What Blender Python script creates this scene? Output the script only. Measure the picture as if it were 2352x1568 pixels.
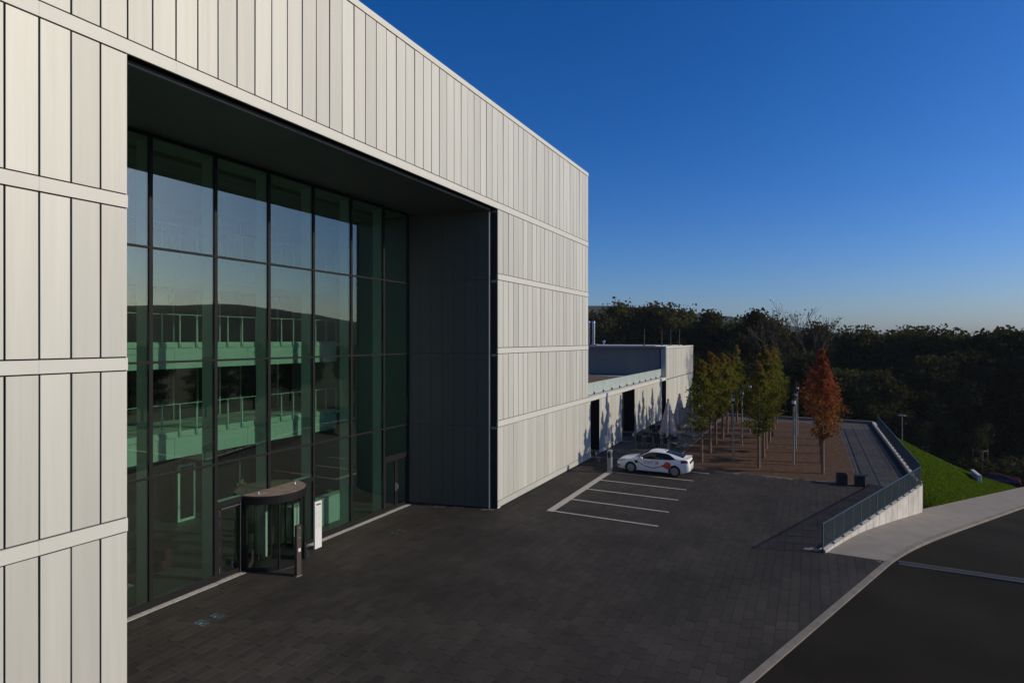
import bpy, bmesh, math, random
import numpy as np
from mathutils import Vector, Matrix

for o in list(bpy.data.objects):
    bpy.data.objects.remove(o)
scene = bpy.context.scene
C = scene.collection
PI = math.pi

# ---------------------------------------------------------------- camera
CAM_H = 8.33
FPX = 1336.0 / 2352.0            # focal length in image widths
YAW = math.atan2(685, 1336)
FWD = Vector((-math.sin(YAW), math.cos(YAW), 0))
RGT = Vector((math.cos(YAW), math.sin(YAW), 0))
cam = bpy.data.cameras.new('camera')
cam.sensor_width = 36
cam.lens = 36 * FPX
cam.shift_y = -4.0 / 2352.0
cam.clip_start = 0.1
cam.clip_end = 6000
camo = bpy.data.objects.new('camera', cam)
camo.location = (0, 0, CAM_H)
camo.rotation_euler = (PI / 2, 0, YAW)
C.objects.link(camo)
scene.camera = camo
scene.render.resolution_x = 1024
scene.render.resolution_y = 682

# ---------------------------------------------------------------- sky and sun
SUN_EL = math.radians(23.3)
SUN_H = Vector((1.0, 0.31, 0)).normalized()
SUN_AZ = math.atan2(SUN_H.x, SUN_H.y)      # clockwise from +Y
world = bpy.data.worlds.new('World')
scene.world = world
world.use_nodes = True
wn = world.node_tree
for n in list(wn.nodes):
    wn.nodes.remove(n)
sky = wn.nodes.new('ShaderNodeTexSky')
sky.sky_type = 'NISHITA'
sky.sun_disc = False
sky.sun_elevation = SUN_EL
sky.sun_rotation = SUN_AZ
sky.altitude = 0
sky.air_density = 1.0
sky.dust_density = 1.05
sky.ozone_density = 4.0
gam = wn.nodes.new('ShaderNodeVectorMath')      # white balance of the photograph
gam.operation = 'MULTIPLY'
gam.inputs[1].default_value = (0.665, 0.745, 0.97)
bg = wn.nodes.new('ShaderNodeBackground')
bg.inputs[1].default_value = 0.135
wo = wn.nodes.new('ShaderNodeOutputWorld')
wn.links.new(sky.outputs[0], gam.inputs[0])
g2 = wn.nodes.new('ShaderNodeGamma')
g2.inputs[1].default_value = 1.12
hs = wn.nodes.new('ShaderNodeHueSaturation')
hs.inputs['Saturation'].default_value = 1.17
wn.links.new(gam.outputs[0], g2.inputs[0])
wn.links.new(g2.outputs[0], hs.inputs['Color'])
wn.links.new(hs.outputs[0], bg.inputs[0])
wn.links.new(bg.outputs[0], wo.inputs[0])

sl = bpy.data.lights.new('sun', 'SUN')
sl.energy = 5.0
sl.angle = math.radians(0.5)
sl.color = (1.0, 0.87, 0.68)
sun = bpy.data.objects.new('sun', sl)
SDIR = Vector((SUN_H.x * math.cos(SUN_EL), SUN_H.y * math.cos(SUN_EL), math.sin(SUN_EL)))
sun.rotation_euler = (-SDIR).to_track_quat('-Z', 'Y').to_euler()
sun.location = SDIR * 100
C.objects.link(sun)

scene.view_settings.view_transform = 'Standard'
scene.view_settings.look = 'None'
scene.view_settings.gamma = 1
scene.view_settings.exposure = -0.4
scene.render.engine = 'CYCLES'
scene.cycles.max_bounces = 7
scene.cycles.diffuse_bounces = 3
scene.cycles.glossy_bounces = 4
scene.cycles.transparent_max_bounces = 24

# ---------------------------------------------------------------- helpers
def ray(u, v):
    a = (u - 1176) / 1336.0
    b = (780 - v) / 1336.0
    d = FWD + RGT * a
    return Vector((d.x, d.y, b))

def at_y(u, v, y):
    r = ray(u, v)
    t = y / r.y
    return Vector((r.x * t, y, CAM_H + r.z * t))

class MB:
    def __init__(self):
        self.v = []
        self.f = []
    def quad(self, a, b, c, d):
        n = len(self.v)
        self.v += [tuple(a), tuple(b), tuple(c), tuple(d)]
        self.f.append((n, n + 1, n + 2, n + 3))
        return self
    def poly(self, pts):
        n = len(self.v)
        self.v += [tuple(p) for p in pts]
        self.f.append(tuple(range(n, n + len(pts))))
        return self
    def box(self, x0, x1, y0, y1, z0, z1):
        n = len(self.v)
        self.v += [(x0, y0, z0), (x1, y0, z0), (x1, y1, z0), (x0, y1, z0),
                   (x0, y0, z1), (x1, y0, z1), (x1, y1, z1), (x0, y1, z1)]
        self.f += [(n, n + 3, n + 2, n + 1), (n + 4, n + 5, n + 6, n + 7), (n, n + 1, n + 5, n + 4),
                   (n + 1, n + 2, n + 6, n + 5), (n + 2, n + 3, n + 7, n + 6), (n + 3, n, n + 4, n + 7)]
        return self
    def prism(self, base, top):
        """closed prism between two polygons with the same number of points"""
        n = len(self.v)
        k = len(base)
        self.v += [tuple(p) for p in base] + [tuple(p) for p in top]
        self.f.append(tuple(n + i for i in reversed(range(k))))
        self.f.append(tuple(n + k + i for i in range(k)))
        for i in range(k):
            j = (i + 1) % k
            self.f.append((n + i, n + j, n + k + j, n + k + i))
        return self
    def bar(self, p, q, w, h=None, up=(0, 0, 1)):
        """rectangular bar from p to q"""
        h = h or w
        p, q = Vector(p), Vector(q)
        d = (q - p).normalized()
        upv = Vector(up)
        if abs(d.dot(upv)) > 0.98:
            upv = Vector((0, 1, 0))
        s = d.cross(upv).normalized() * (w / 2)
        t = s.cross(d).normalized() * (h / 2)
        self.prism([p - s - t, p + s - t, p + s + t, p - s + t], [q - s - t, q + s - t, q + s + t, q - s + t])
        return self
    def tube(self, p, q, r0, r1=None, seg=8):
        r1 = r0 if r1 is None else r1
        p, q = Vector(p), Vector(q)
        d = (q - p).normalized()
        up = Vector((0, 0, 1)) if abs(d.z) < 0.95 else Vector((1, 0, 0))
        s = d.cross(up).normalized()
        t = s.cross(d).normalized()
        a = [p + (s * math.cos(2 * PI * i / seg) + t * math.sin(2 * PI * i / seg)) * r0 for i in range(seg)]
        b = [q + (s * math.cos(2 * PI * i / seg) + t * math.sin(2 * PI * i / seg)) * r1 for i in range(seg)]
        self.prism(a, b)
        return self
    def lathe(self, prof, seg=16, cx=0, cy=0, mod=None):
        n = len(self.v)
        for k, (r, z) in enumerate(prof):
            for i in range(seg):
                a = 2 * PI * i / seg
                rr = r * (mod(a, k) if mod else 1)
                self.v.append((cx + rr * math.cos(a), cy + rr * math.sin(a), z))
        for k in range(len(prof) - 1):
            for i in range(seg):
                j = (i + 1) % seg
                self.f.append((n + k * seg + i, n + k * seg + j, n + (k + 1) * seg + j, n + (k + 1) * seg + i))
        self.f.append(tuple(n + i for i in reversed(range(seg))))
        m = n + (len(prof) - 1) * seg
        self.f.append(tuple(m + i for i in range(seg)))
        return self
    def mesh(self, name, mat, smooth=False):
        me = bpy.data.meshes.new(name)
        me.from_pydata(self.v, [], self.f)
        me.materials.append(mat)
        if smooth:
            me.polygons.foreach_set('use_smooth', [True] * len(me.polygons))
        me.update()
        return me
    def build(self, name, mat, parent=None, loc=None, smooth=False):
        return put(name, self.mesh(name, mat, smooth), parent, loc)

def put(name, me, parent=None, loc=None):
    o = bpy.data.objects.new(name, me)
    C.objects.link(o)
    if parent:
        o.parent = parent
    if loc is not None:
        o.location = loc
    return o

def tag(o, label=None, cat=None, group=None, kind=None):
    if label: o['label'] = label
    if cat: o['category'] = cat
    if group: o['group'] = group
    if kind: o['kind'] = kind
    return o

def thing(name, label, cat, loc=(0, 0, 0), rz=0, group=None):
    o = bpy.data.objects.new(name, None)
    C.objects.link(o)
    o.location = loc
    o.rotation_euler = (0, 0, rz)
    return tag(o, label, cat, group)

def copy_tree(o, parent=None, kids=None):
    c = o.copy()
    C.objects.link(c)
    if parent:
        c.parent = parent
    for ch in KIDS(o):
        copy_tree(ch, c)
    return c

def KIDS(o):
    return [x for x in list(bpy.data.objects) if x.parent == o] if not o.children else list(o.children)

def bm_bevel(me, w, seg=1):
    bm = bmesh.new()
    bm.from_mesh(me)
    bmesh.ops.bevel(bm, geom=bm.edges[:], offset=w, segments=seg, affect='EDGES', profile=0.6)
    bm.to_mesh(me)
    bm.free()
    return me

# ---------------------------------------------------------------- materials
def new_mat(name):
    m = bpy.data.materials.new(name)
    m.use_nodes = True
    nt = m.node_tree
    return m, nt, nt.nodes['Principled BSDF'], nt.nodes['Material Output']

def mat(name, col, rough=0.6, metal=0.0, noise=0.12, scale=6.0, bump=0.0, bscale=60.0, obj_var=0.0, island_var=0.0, spec=0.5, detail=4, hue_var=0.0, stretch=0.0):
    m, nt, p, out = new_mat(name)
    N, L = nt.nodes, nt.links
    p.inputs['Roughness'].default_value = rough
    p.inputs['Metallic'].default_value = metal
    p.inputs['Specular IOR Level'].default_value = spec
    tc = N.new('ShaderNodeNewGeometry')
    nz = N.new('ShaderNodeTexNoise')
    nz.inputs['Scale'].default_value = scale
    nz.inputs['Detail'].default_value = detail
    if stretch:      # streaks running down a vertical surface
        mp = N.new('ShaderNodeVectorMath')
        mp.operation = 'MULTIPLY'
        mp.inputs[1].default_value = (4, 4, stretch)
        L.new(tc.outputs['Position'], mp.inputs[0])
        L.new(mp.outputs[0], nz.inputs['Vector'])
    else:
        L.new(tc.outputs['Position'], nz.inputs['Vector'])
    mr = N.new('ShaderNodeMapRange')
    mr.inputs[1].default_value = 0.3
    mr.inputs[2].default_value = 0.7
    mr.inputs[3].default_value = 1 - noise
    mr.inputs[4].default_value = 1 + noise
    L.new(nz.outputs['Fac'], mr.inputs[0])
    val = mr.outputs[0]
    def mul(v, src, amt):
        r = N.new('ShaderNodeMapRange')
        r.inputs[3].default_value = 1 - amt
        r.inputs[4].default_value = 1 + amt
        L.new(src, r.inputs[0])
        k = N.new('ShaderNodeMath')
        k.operation = 'MULTIPLY'
        L.new(v, k.inputs[0])
        L.new(r.outputs[0], k.inputs[1])
        return k.outputs[0]
    if obj_var:
        oi = N.new('ShaderNodeObjectInfo')
        val = mul(val, oi.outputs['Random'], obj_var)
    if island_var:
        val = mul(val, tc.outputs['Random Per Island'], island_var)
    hsv = N.new('ShaderNodeHueSaturation')
    hsv.inputs['Color'].default_value = (*col, 1)
    L.new(val, hsv.inputs['Value'])
    if hue_var:
        oi = N.new('ShaderNodeObjectInfo')
        wnz = N.new('ShaderNodeTexWhiteNoise')
        wnz.noise_dimensions = '1D'
        L.new(oi.outputs['Random'], wnz.inputs['W'])
        r = N.new('ShaderNodeMapRange')
        r.inputs[3].default_value = 0.5 - hue_var
        r.inputs[4].default_value = 0.5 + hue_var
        L.new(wnz.outputs['Value'], r.inputs[0])
        L.new(r.outputs[0], hsv.inputs['Hue'])
    L.new(hsv.outputs[0], p.inputs['Base Color'])
    if bump:
        b = N.new('ShaderNodeTexNoise')
        b.inputs['Scale'].default_value = bscale
        b.inputs['Detail'].default_value = 3
        L.new(tc.outputs['Position'], b.inputs['Vector'])
        bp = N.new('ShaderNodeBump')
        bp.inputs['Strength'].default_value = bump
        bp.inputs['Distance'].default_value = 0.02
        L.new(b.outputs['Fac'], bp.inputs['Height'])
        L.new(bp.outputs[0], p.inputs['Normal'])
    return m

def glass_mat(name, tint, base_refl=0.07, graze=0.5, rough=0.0, dark=None):
    """window pane: tinted straight-through transmission plus mirror reflection"""
    m, nt, p, out = new_mat(name)
    N, L = nt.nodes, nt.links
    N.remove(p)
    tr = N.new('ShaderNodeBsdfTransparent')
    tr.inputs[0].default_value = (*tint, 1)
    gl = N.new('ShaderNodeBsdfGlossy')
    gl.inputs['Color'].default_value = (1.0, 0.96, 0.84, 1)
    gl.inputs['Roughness'].default_value = rough
    lw = N.new('ShaderNodeLayerWeight')
    lw.inputs['Blend'].default_value = 0.5
    pw = N.new('ShaderNodeMath'); pw.operation = 'POWER'; pw.inputs[1].default_value = 4
    L.new(lw.outputs['Facing'], pw.inputs[0])
    ml = N.new('ShaderNodeMath'); ml.operation = 'MULTIPLY_ADD'
    ml.inputs[1].default_value = graze
    ml.inputs[2].default_value = base_refl
    L.new(pw.outputs[0], ml.inputs[0])
    mx = N.new('ShaderNodeMixShader')
    L.new(ml.outputs[0], mx.inputs[0])
    L.new(tr.outputs[0], mx.inputs[1])
    L.new(gl.outputs[0], mx.inputs[2])
    L.new(mx.outputs[0], out.inputs[0])
    return m

def leaf_mat(name, cols, zcol=None, trans=0.35, hue_obj=0.0, val_obj=0.0):
    """foliage: colours drawn at random per leaf; zcol tints the crown's top (autumn)"""
    m, nt, p, out = new_mat(name)
    N, L = nt.nodes, nt.links
    geo = N.new('ShaderNodeNewGeometry')
    rmp = N.new('ShaderNodeValToRGB')
    rmp.color_ramp.interpolation = 'LINEAR'
    el = rmp.color_ramp.elements
    while len(el) < len(cols):
        el.new(0.5)
    for i, c in enumerate(cols):
        el[i].position = i / (len(cols) - 1)
        el[i].color = (*c, 1)
    L.new(geo.outputs['Random Per Island'], rmp.inputs[0])
    colr = rmp.outputs[0]
    if zcol:
        tc = N.new('ShaderNodeTexCoord')
        sp = N.new('ShaderNodeSeparateXYZ')
        L.new(tc.outputs['Object'], sp.inputs[0])
        nz = N.new('ShaderNodeTexNoise')
        nz.inputs['Scale'].default_value = 1.3
        L.new(geo.outputs['Position'], nz.inputs['Vector'])
        ad = N.new('ShaderNodeMath'); ad.operation = 'MULTIPLY_ADD'
        ad.inputs[1].default_value = 4.5
        L.new(nz.outputs['Fac'], ad.inputs[0])
        L.new(sp.outputs['Z'], ad.inputs[2])
        r = N.new('ShaderNodeMapRange')
        r.inputs[1].default_value = zcol[1]
        r.inputs[2].default_value = zcol[2]
        r.inputs[4].default_value = zcol[3]
        L.new(ad.outputs[0], r.inputs[0])
        mx = N.new('ShaderNodeMix'); mx.data_type = 'RGBA'
        L.new(r.outputs[0], mx.inputs[0])
        L.new(colr, mx.inputs[6])
        mx.inputs[7].default_value = (*zcol[0], 1)
        colr = mx.outputs[2]
    if hue_obj or val_obj:
        oi = N.new('ShaderNodeObjectInfo')
        wnz = N.new('ShaderNodeTexWhiteNoise'); wnz.noise_dimensions = '1D'
        L.new(oi.outputs['Random'], wnz.inputs['W'])
        h = N.new('ShaderNodeHueSaturation')
        r1 = N.new('ShaderNodeMapRange')
        r1.inputs[3].default_value = 0.5 - hue_obj; r1.inputs[4].default_value = 0.5 + hue_obj
        L.new(oi.outputs['Random'], r1.inputs[0]); L.new(r1.outputs[0], h.inputs['Hue'])
        r2 = N.new('ShaderNodeMapRange')
        r2.inputs[3].default_value = 1 - val_obj; r2.inputs[4].default_value = 1 + val_obj
        L.new(wnz.outputs['Value'], r2.inputs[0]); L.new(r2.outputs[0], h.inputs['Value'])
        L.new(colr, h.inputs['Color'])
        colr = h.outputs[0]
    N.remove(p)
    df = N.new('ShaderNodeBsdfDiffuse')
    tl = N.new('ShaderNodeBsdfTranslucent')
    ms = N.new('ShaderNodeMixShader')
    ms.inputs[0].default_value = trans
    L.new(colr, df.inputs[0]); L.new(colr, tl.inputs[0])
    L.new(df.outputs[0], ms.inputs[1]); L.new(tl.outputs[0], ms.inputs[2])
    L.new(ms.outputs[0], out.inputs[0])
    return m

M = {}
M['panel'] = mat('aluminium_panel', (0.43, 0.432, 0.385), rough=0.60, metal=0.20, noise=0.045, scale=2.2, stretch=0.12, obj_var=0.10, bump=0.02, bscale=3, hue_var=0.012)
M['band'] = mat('aluminium_band', (0.49, 0.49, 0.44), rough=0.64, metal=0.14, noise=0.02, scale=2)
M['panel_shade_grey'] = mat('shade_grey_side_panel', (0.085, 0.085, 0.065), rough=0.5, metal=0.2, noise=0.03, obj_var=0.05)  # facade cladding with the shade of the recess's splayed wall darkened into its colour
M['panel_shade_mid'] = mat('shade_mid_side_panel', (0.29, 0.235, 0.175), rough=0.6, metal=0.1, noise=0.03, obj_var=0.05)  # pale cladding toned down, the shade on the end block's side mixed into it
M['backing'] = mat('dark_backing', (0.012, 0.012, 0.012), rough=0.9, noise=0.05)
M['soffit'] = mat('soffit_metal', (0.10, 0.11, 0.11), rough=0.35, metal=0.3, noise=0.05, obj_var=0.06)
M['frame'] = mat('black_frame', (0.006, 0.006, 0.006), spec=0.2, rough=0.65, noise=0.05)
M['fin'] = mat('white_steel', (0.70, 0.72, 0.68), rough=0.5, noise=0.02)
M['glass'] = glass_mat('green_facade_glass', (0.62, 0.78, 0.70), 0.115, 0.6)
M['door_glass'] = glass_mat('clear_door_glass', (0.80, 0.88, 0.84), 0.06, 0.5)
M['dark_glass'] = mat('dark_window_glass', (0.012, 0.016, 0.018), rough=0.03, noise=0.05, spec=0.8)
M['rail_glass'] = mat('frosted_glass', (0.34, 0.40, 0.38), rough=0.35, noise=0.05, scale=1.5)
M['white_in'] = mat('white_plaster', (0.62, 0.62, 0.60), rough=0.6, noise=0.02)
M['wall_in'] = mat('dark_wood_wall', (0.03, 0.028, 0.026), rough=0.5, noise=0.15)
M['side_in'] = mat('side_plaster', (0.22, 0.24, 0.23), rough=0.7, noise=0.03)
M['floor_in'] = mat('lobby_floor', (0.09, 0.09, 0.085), rough=0.4, noise=0.05)
M['ceil_in'] = mat('ceiling_plaster', (0.30, 0.31, 0.30), rough=0.7, noise=0.02)
M['paver'] = mat('basalt_paver', (0.0355, 0.0315, 0.0265), spec=0.15, rough=0.8, noise=0.28, scale=0.35, obj_var=0.16, island_var=0.16, bump=0.15, bscale=90)
M['paver2'] = mat('grey_paver', (0.070, 0.064, 0.055), spec=0.25, rough=0.8, noise=0.2, scale=0.5, island_var=0.13, bump=0.12, bscale=90)
M['bed'] = mat('joint_sand', (0.085, 0.078, 0.066), rough=0.95, noise=0.2, scale=3)
M['line'] = mat('road_paint', (0.34, 0.32, 0.28), rough=0.7, noise=0.2, scale=8)
M['asphalt'] = mat('asphalt', (0.0185, 0.0165, 0.0125), spec=0.05, rough=0.95, noise=0.32, scale=0.25, bump=0.35, bscale=140, detail=8)
M['concrete'] = mat('path_concrete', (0.235, 0.212, 0.175), spec=0.2, rough=0.85, noise=0.10, scale=1.2, bump=0.15, bscale=80, detail=8)
M['kerb'] = mat('kerb_stone', (0.185, 0.168, 0.142), spec=0.2, rough=0.85, noise=0.15, scale=3, obj_var=0.08)
M['drain'] = mat('drain_edge', (0.10, 0.092, 0.08), spec=0.1, rough=0.9, noise=0.15, scale=3)
M['cover'] = mat('lamp_cover_glass', (0.03, 0.055, 0.05), spec=0.2, rough=0.3, noise=0.1)
M['wallc'] = mat('cast_concrete', (0.44, 0.42, 0.375), rough=0.85, noise=0.16, scale=1.4, bump=0.2, bscale=30, obj_var=0.10, detail=9)
M['steel_green'] = mat('railing_paint', (0.055, 0.085, 0.10), rough=0.4, metal=0.3, noise=0.05)
M['gravel'] = mat('brown_gravel', (0.078, 0.042, 0.022), spec=0.2, rough=0.95, noise=0.3, scale=2.5, bump=0.8, bscale=55, detail=10)
M['grass'] = mat('lawn', (0.034, 0.058, 0.0025), spec=0.0, rough=0.95, noise=0.30, scale=1.6, bump=0.6, bscale=25, detail=8)
M['meadow'] = mat('meadow', (0.022, 0.028, 0.008), spec=0.1, rough=0.95, noise=0.35, scale=0.6, bump=0.6, bscale=10, detail=8)
M['hill'] = mat('wooded_hill', (0.020, 0.030, 0.022), spec=0.05, rough=0.95, noise=0.3, scale=0.05, detail=8)
M['bark'] = mat('bark', (0.055, 0.045, 0.036), rough=0.9, noise=0.3, scale=12, bump=0.4, bscale=30)
M['reed'] = mat('reed_wrap', (0.16, 0.105, 0.07), rough=0.95, noise=0.25, scale=14, bump=0.4, bscale=70)
M['zinc'] = mat('galvanised_pole', (0.30, 0.32, 0.33), rough=0.4, metal=0.6, noise=0.08)
M['chrome'] = mat('stainless', (0.62, 0.62, 0.62), rough=0.22, metal=1.0, noise=0.03)
M['bronze'] = mat('bronze_post', (0.10, 0.082, 0.07), rough=0.4, metal=0.6, noise=0.05)
M['black'] = mat('black_plastic', (0.012, 0.012, 0.013), rough=0.6, noise=0.05)
M['white'] = mat('white_paint', (0.58, 0.58, 0.56), rough=0.4, noise=0.02)
M['fabric'] = mat('lilac_grey_canvas', (0.40, 0.37, 0.38), rough=0.9, noise=0.06)
M['sedum'] = mat('sedum_roof', (0.10, 0.055, 0.022), rough=0.95, noise=0.35, scale=3, bump=0.8, bscale=20)
M['pebble'] = mat('roof_pebbles', (0.36, 0.34, 0.31), rough=0.9, noise=0.3, scale=12)
M['carpaint'] = mat('white_car_paint', (0.74, 0.74, 0.72), rough=0.22, noise=0.02)
M['carred'] = mat('dark_red_car_paint', (0.06, 0.008, 0.016), rough=0.25, noise=0.02)
M['carglass'] = mat('car_window', (0.008, 0.009, 0.010), rough=0.06, noise=0.02, spec=0.35)
M['tyre'] = mat('tyre_rubber', (0.010, 0.010, 0.010), rough=0.9, noise=0.1)
M['rim'] = mat('alloy_rim', (0.45, 0.45, 0.46), rough=0.3, metal=0.8, noise=0.03)
M['red'] = mat('red_lettering', (0.50, 0.045, 0.025), rough=0.4, noise=0.02)
M['orange'] = mat('orange_lettering', (0.62, 0.14, 0.06), rough=0.4, noise=0.02)
M['taillight'] = mat('tail_lamp', (0.18, 0.012, 0.015), rough=0.15, noise=0.02)
M['headlight'] = mat('head_lamp', (0.20, 0.21, 0.21), rough=0.1, metal=0.5, noise=0.02)
M['rust'] = mat('door_canopy_gravel', (0.15, 0.112, 0.09), rough=0.95, noise=0.35, scale=2.5, detail=8)
M['sofa'] = mat('dark_red_upholstery', (0.05, 0.004, 0.006), rough=0.8, noise=0.1)
M['sofa_side'] = mat('teal_upholstery', (0.02, 0.05, 0.06), rough=0.8, noise=0.1)
M['ink'] = mat('print_dark', (0.04, 0.03, 0.03), rough=0.6, noise=0.02)
M['ink_grey'] = mat('print_grey', (0.38, 0.38, 0.36), rough=0.6, noise=0.02)
M['skin'] = mat('skin', (0.45, 0.27, 0.19), rough=0.6, noise=0.04)
M['shirt'] = mat('pale_shirt', (0.62, 0.66, 0.70), rough=0.9, noise=0.05)
M['trousers'] = mat('dark_trousers', (0.02, 0.022, 0.03), rough=0.9, noise=0.05)
M['hair'] = mat('brown_hair', (0.03, 0.018, 0.012), rough=0.7, noise=0.1)
M['lens'] = glass_mat('lamp_glass', (0.75, 0.80, 0.82), 0.08, 0.5)
M['litter'] = leaf_mat('fallen_leaves', [(0.20, 0.10, 0.04), (0.30, 0.18, 0.06), (0.14, 0.05, 0.03)], trans=0.1)
M['blade'] = leaf_mat('grass_blades', [(0.022, 0.040, 0.002), (0.032, 0.052, 0.003), (0.045, 0.062, 0.005)], trans=0.2)
M['leaf_green'] = leaf_mat('maple_leaves_turning', [(0.13, 0.145, 0.02), (0.17, 0.165, 0.022), (0.095, 0.115, 0.02), (0.21, 0.155, 0.025)], ((0.24, 0.10, 0.035), 8.0, 10.6, 0.75), hue_obj=0.012, val_obj=0.12, trans=0.45)
M['leaf_red'] = leaf_mat('maple_leaves_red', [(0.13, 0.11, 0.02), (0.22, 0.085, 0.025), (0.26, 0.11, 0.03), (0.20, 0.045, 0.025), (0.17, 0.12, 0.02)], ((0.25, 0.05, 0.028), 5.2, 8.6, 0.75), val_obj=0.10)
M['leaf_forest'] = leaf_mat('forest_leaves', [(0.048, 0.052, 0.016), (0.066, 0.066, 0.020), (0.036, 0.044, 0.014), (0.085, 0.068, 0.022)], hue_obj=0.03, val_obj=0.45, trans=0.35)
M['leaf_dry'] = leaf_mat('few_dry_leaves', [(0.07, 0.05, 0.02), (0.10, 0.06, 0.02)], trans=0.2)

# ================================================================ THE SETTING
RE = Vector((0.3725, 0.928))      # road direction
RN = Vector((0.928, -0.3725))     # across the road, to the right
def rp(s, n):
    """point with road coordinates s along, n across"""
    return (RE.x * s + RN.x * n, RE.y * s + RN.y * n)

def en(s):
    """the plaza's street edge runs slightly askew to the street"""
    return 0.024 * max(0.0, 25.0 - s)

def zr(y):
    """height of the street: level beside the plaza, then falling to the valley"""
    d = y - 25.6
    if d <= 0:
        return 0.0
    k = 2.5
    zz = -0.1305 * (d - k * (1 - math.exp(-d / k)))
    zz *= 1.045
    lo = -7.0
    if zz < lo + 1.2:
        q = (lo + 1.2 - zz)
        zz = lo + 1.2 * math.exp(-q / 1.2)
    return zz

# --- ground sheet (terrain grid near, flat sheet to the horizon)
def terrain(x, y):
    z = zr(y) - 0.25
    n = x * RN.x + y * RN.y
    if x < 5.6 and y < 67.6:
        z = -8.5
    elif n < -9.6 and y < 70:
        z = -8.6
    elif y >= 70 or x < 5.6:
        z = -7.4
    r = math.hypot(x, y - 40)
    z += 0.25 * math.sin(x * 0.13 + 1.3) * math.sin(y * 0.11) * min(1, max(0, (r - 45) / 30))
    if n > 4:
        z -= 0.02 * (n - 4) * min(1, (n - 4) / 20)
    t = min(1, max(0, (r - 140) / 100))
    return max(-9, z * (1 - t) + -7.0 * t)
mb = MB()
xs = np.concatenate([np.linspace(-260, -30, 24), np.linspace(-24, 60, 43), np.linspace(66, 300, 24)])
ys = np.concatenate([np.linspace(-220, -10, 22), np.linspace(-4, 110, 58), np.linspace(116, 340, 24)])
for y in ys:
    for x in xs:
        mb.v.append((x, y, terrain(x, y)))
nx = len(xs)
for j in range(len(ys) - 1):
    for i in range(nx - 1):
        mb.f.append((j * nx + i, j * nx + i + 1, (j + 1) * nx + i + 1, (j + 1) * nx + i))
b0 = len(mb.v)
# outer flat sheet joined to the grid's border as a wide skirt
for (x, y) in ((-260, -220), (300, -220), (300, 340), (-260, 340)):
    mb.v.append((x, y, -7.02))
for (x, y) in ((-1200, -1200), (1200, -1200), (1200, 1200), (-1200, 1200)):
    mb.v.append((x, y, -7.02))
for i in range(4):
    j = (i + 1) % 4
    mb.f.append((b0 + i, b0 + j, b0 + 4 + j, b0 + 4 + i))
tag(mb.build('ground', M['meadow'], smooth=True), kind='structure')

# --- hills round the valley
mb = MB()
rng = random.Random(4)
ph = [rng.uniform(0, 6.28) for _ in range(8)]
NA, NR = 220, 10
def hill_h(a):
    # a clockwise from +Y, degrees
    h = 54 + 6 * math.sin(math.radians(a * 2.1) + ph[0]) + 5 * math.sin(math.radians(a * 5.3) + ph[1]) + 2.5 * math.sin(math.radians(a * 13) + ph[2])
    c = (a + 180) % 360 - 180
    kx = [-180, -30, -18, -6, 3, 15, 30, 38, 44, 51, 60, 75, 180]
    ky = [1.0, 1.05, 0.98, 0.55, 0.16, 0.06, 0.16, 0.55, 0.92, 1.2, 1.08, 1.0, 1.0]
    h = 15 + (h - 8) * float(np.interp(c, kx, ky))
    return h
for k in range(NR + 1):
    f = k / NR
    for i in range(NA):
        a = 360.0 * i / NA
        r = 480 + 420 * f
        h = hill_h(a) * math.sin(f * PI / 2) ** 1.3 + rng.uniform(-1.2, 1.2) * min(1, f * 3)
        ar = math.radians(a)
        mb.v.append((r * math.sin(ar), r * math.cos(ar), -8 + h * (1 if f < 1 else 0.9)))
for k in range(NR):
    for i in range(NA):
        j = (i + 1) % NA
        mb.f.append((k * NA + i, (k + 1) * NA + i, (k + 1) * NA + j, k * NA + j))
tag(mb.build('hills', M['hill'], smooth=True), kind='structure')

# --- street
mb = MB()
ss = [s for s in np.linspace(-60, 20, 17)] + [s for s in np.linspace(21, 95, 75)]
for s in ss:
    for n in (-7.1 + en(s), -3.5, 0, 3.0):
        x, y = rp(s, n)
        mb.v.append((x, y, zr(rp(s, -7.1)[1]) - 0.035))
for j in range(len(ss) - 1):
    for i in range(3):
        mb.f.append((j * 4 + i, j * 4 + i + 1, (j + 1) * 4 + i + 1, (j + 1) * 4 + i))
tag(mb.build('road', M['asphalt'], smooth=True), kind='structure')

# verge on the far side of the street
mb = MB()
for s in ss:
    for n, dz in ((3.02, 0.0), (6.0, -0.1), (14.0, -0.6)):
        x, y = rp(s, n)
        mb.v.append((x, y, zr(rp(s, -7.1)[1]) - 0.0 + dz))
for j in range(len(ss) - 1):
    for i in range(2):
        mb.f.append((j * 3 + i, j * 3 + i + 1, (j + 1) * 3 + i + 1, (j + 1) * 3 + i))
tag(mb.build('grass_verge', M['grass'], smooth=True), kind='structure')

# side street at the foot of the slope
mb = MB()
for k, x in enumerate(np.linspace(13, 60, 12)):
    for y in (74.5, 83.5):
        mb.v.append((x, y, -6.95 - 0.004 * (x - 13)))
for k in range(11):
    mb.f.append((2 * k, 2 * k + 2, 2 * k + 3, 2 * k + 1))
side_street = tag(mb.build('side_street', M['asphalt']), kind='structure')
mb = MB().box(13, 60, 83.51, 85.2, -7.6, -6.92)
tag(mb.build('far_pavement', M['concrete']), kind='structure')
drain2 = thing('lower_drain', 'slotted drain channel crossing the side street at the foot of the bank', 'drain')
for dx in (0.0, 0.42):
    MB().box(18.6 + dx, 18.72 + dx, 74.7, 83.3, -7.2, -6.955).build('concrete_edge', M['kerb'], drain2)
MB().box(18.73, 19.01, 74.7, 83.3, -7.2, -6.96).build('grate', M['black'], drain2)

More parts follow.
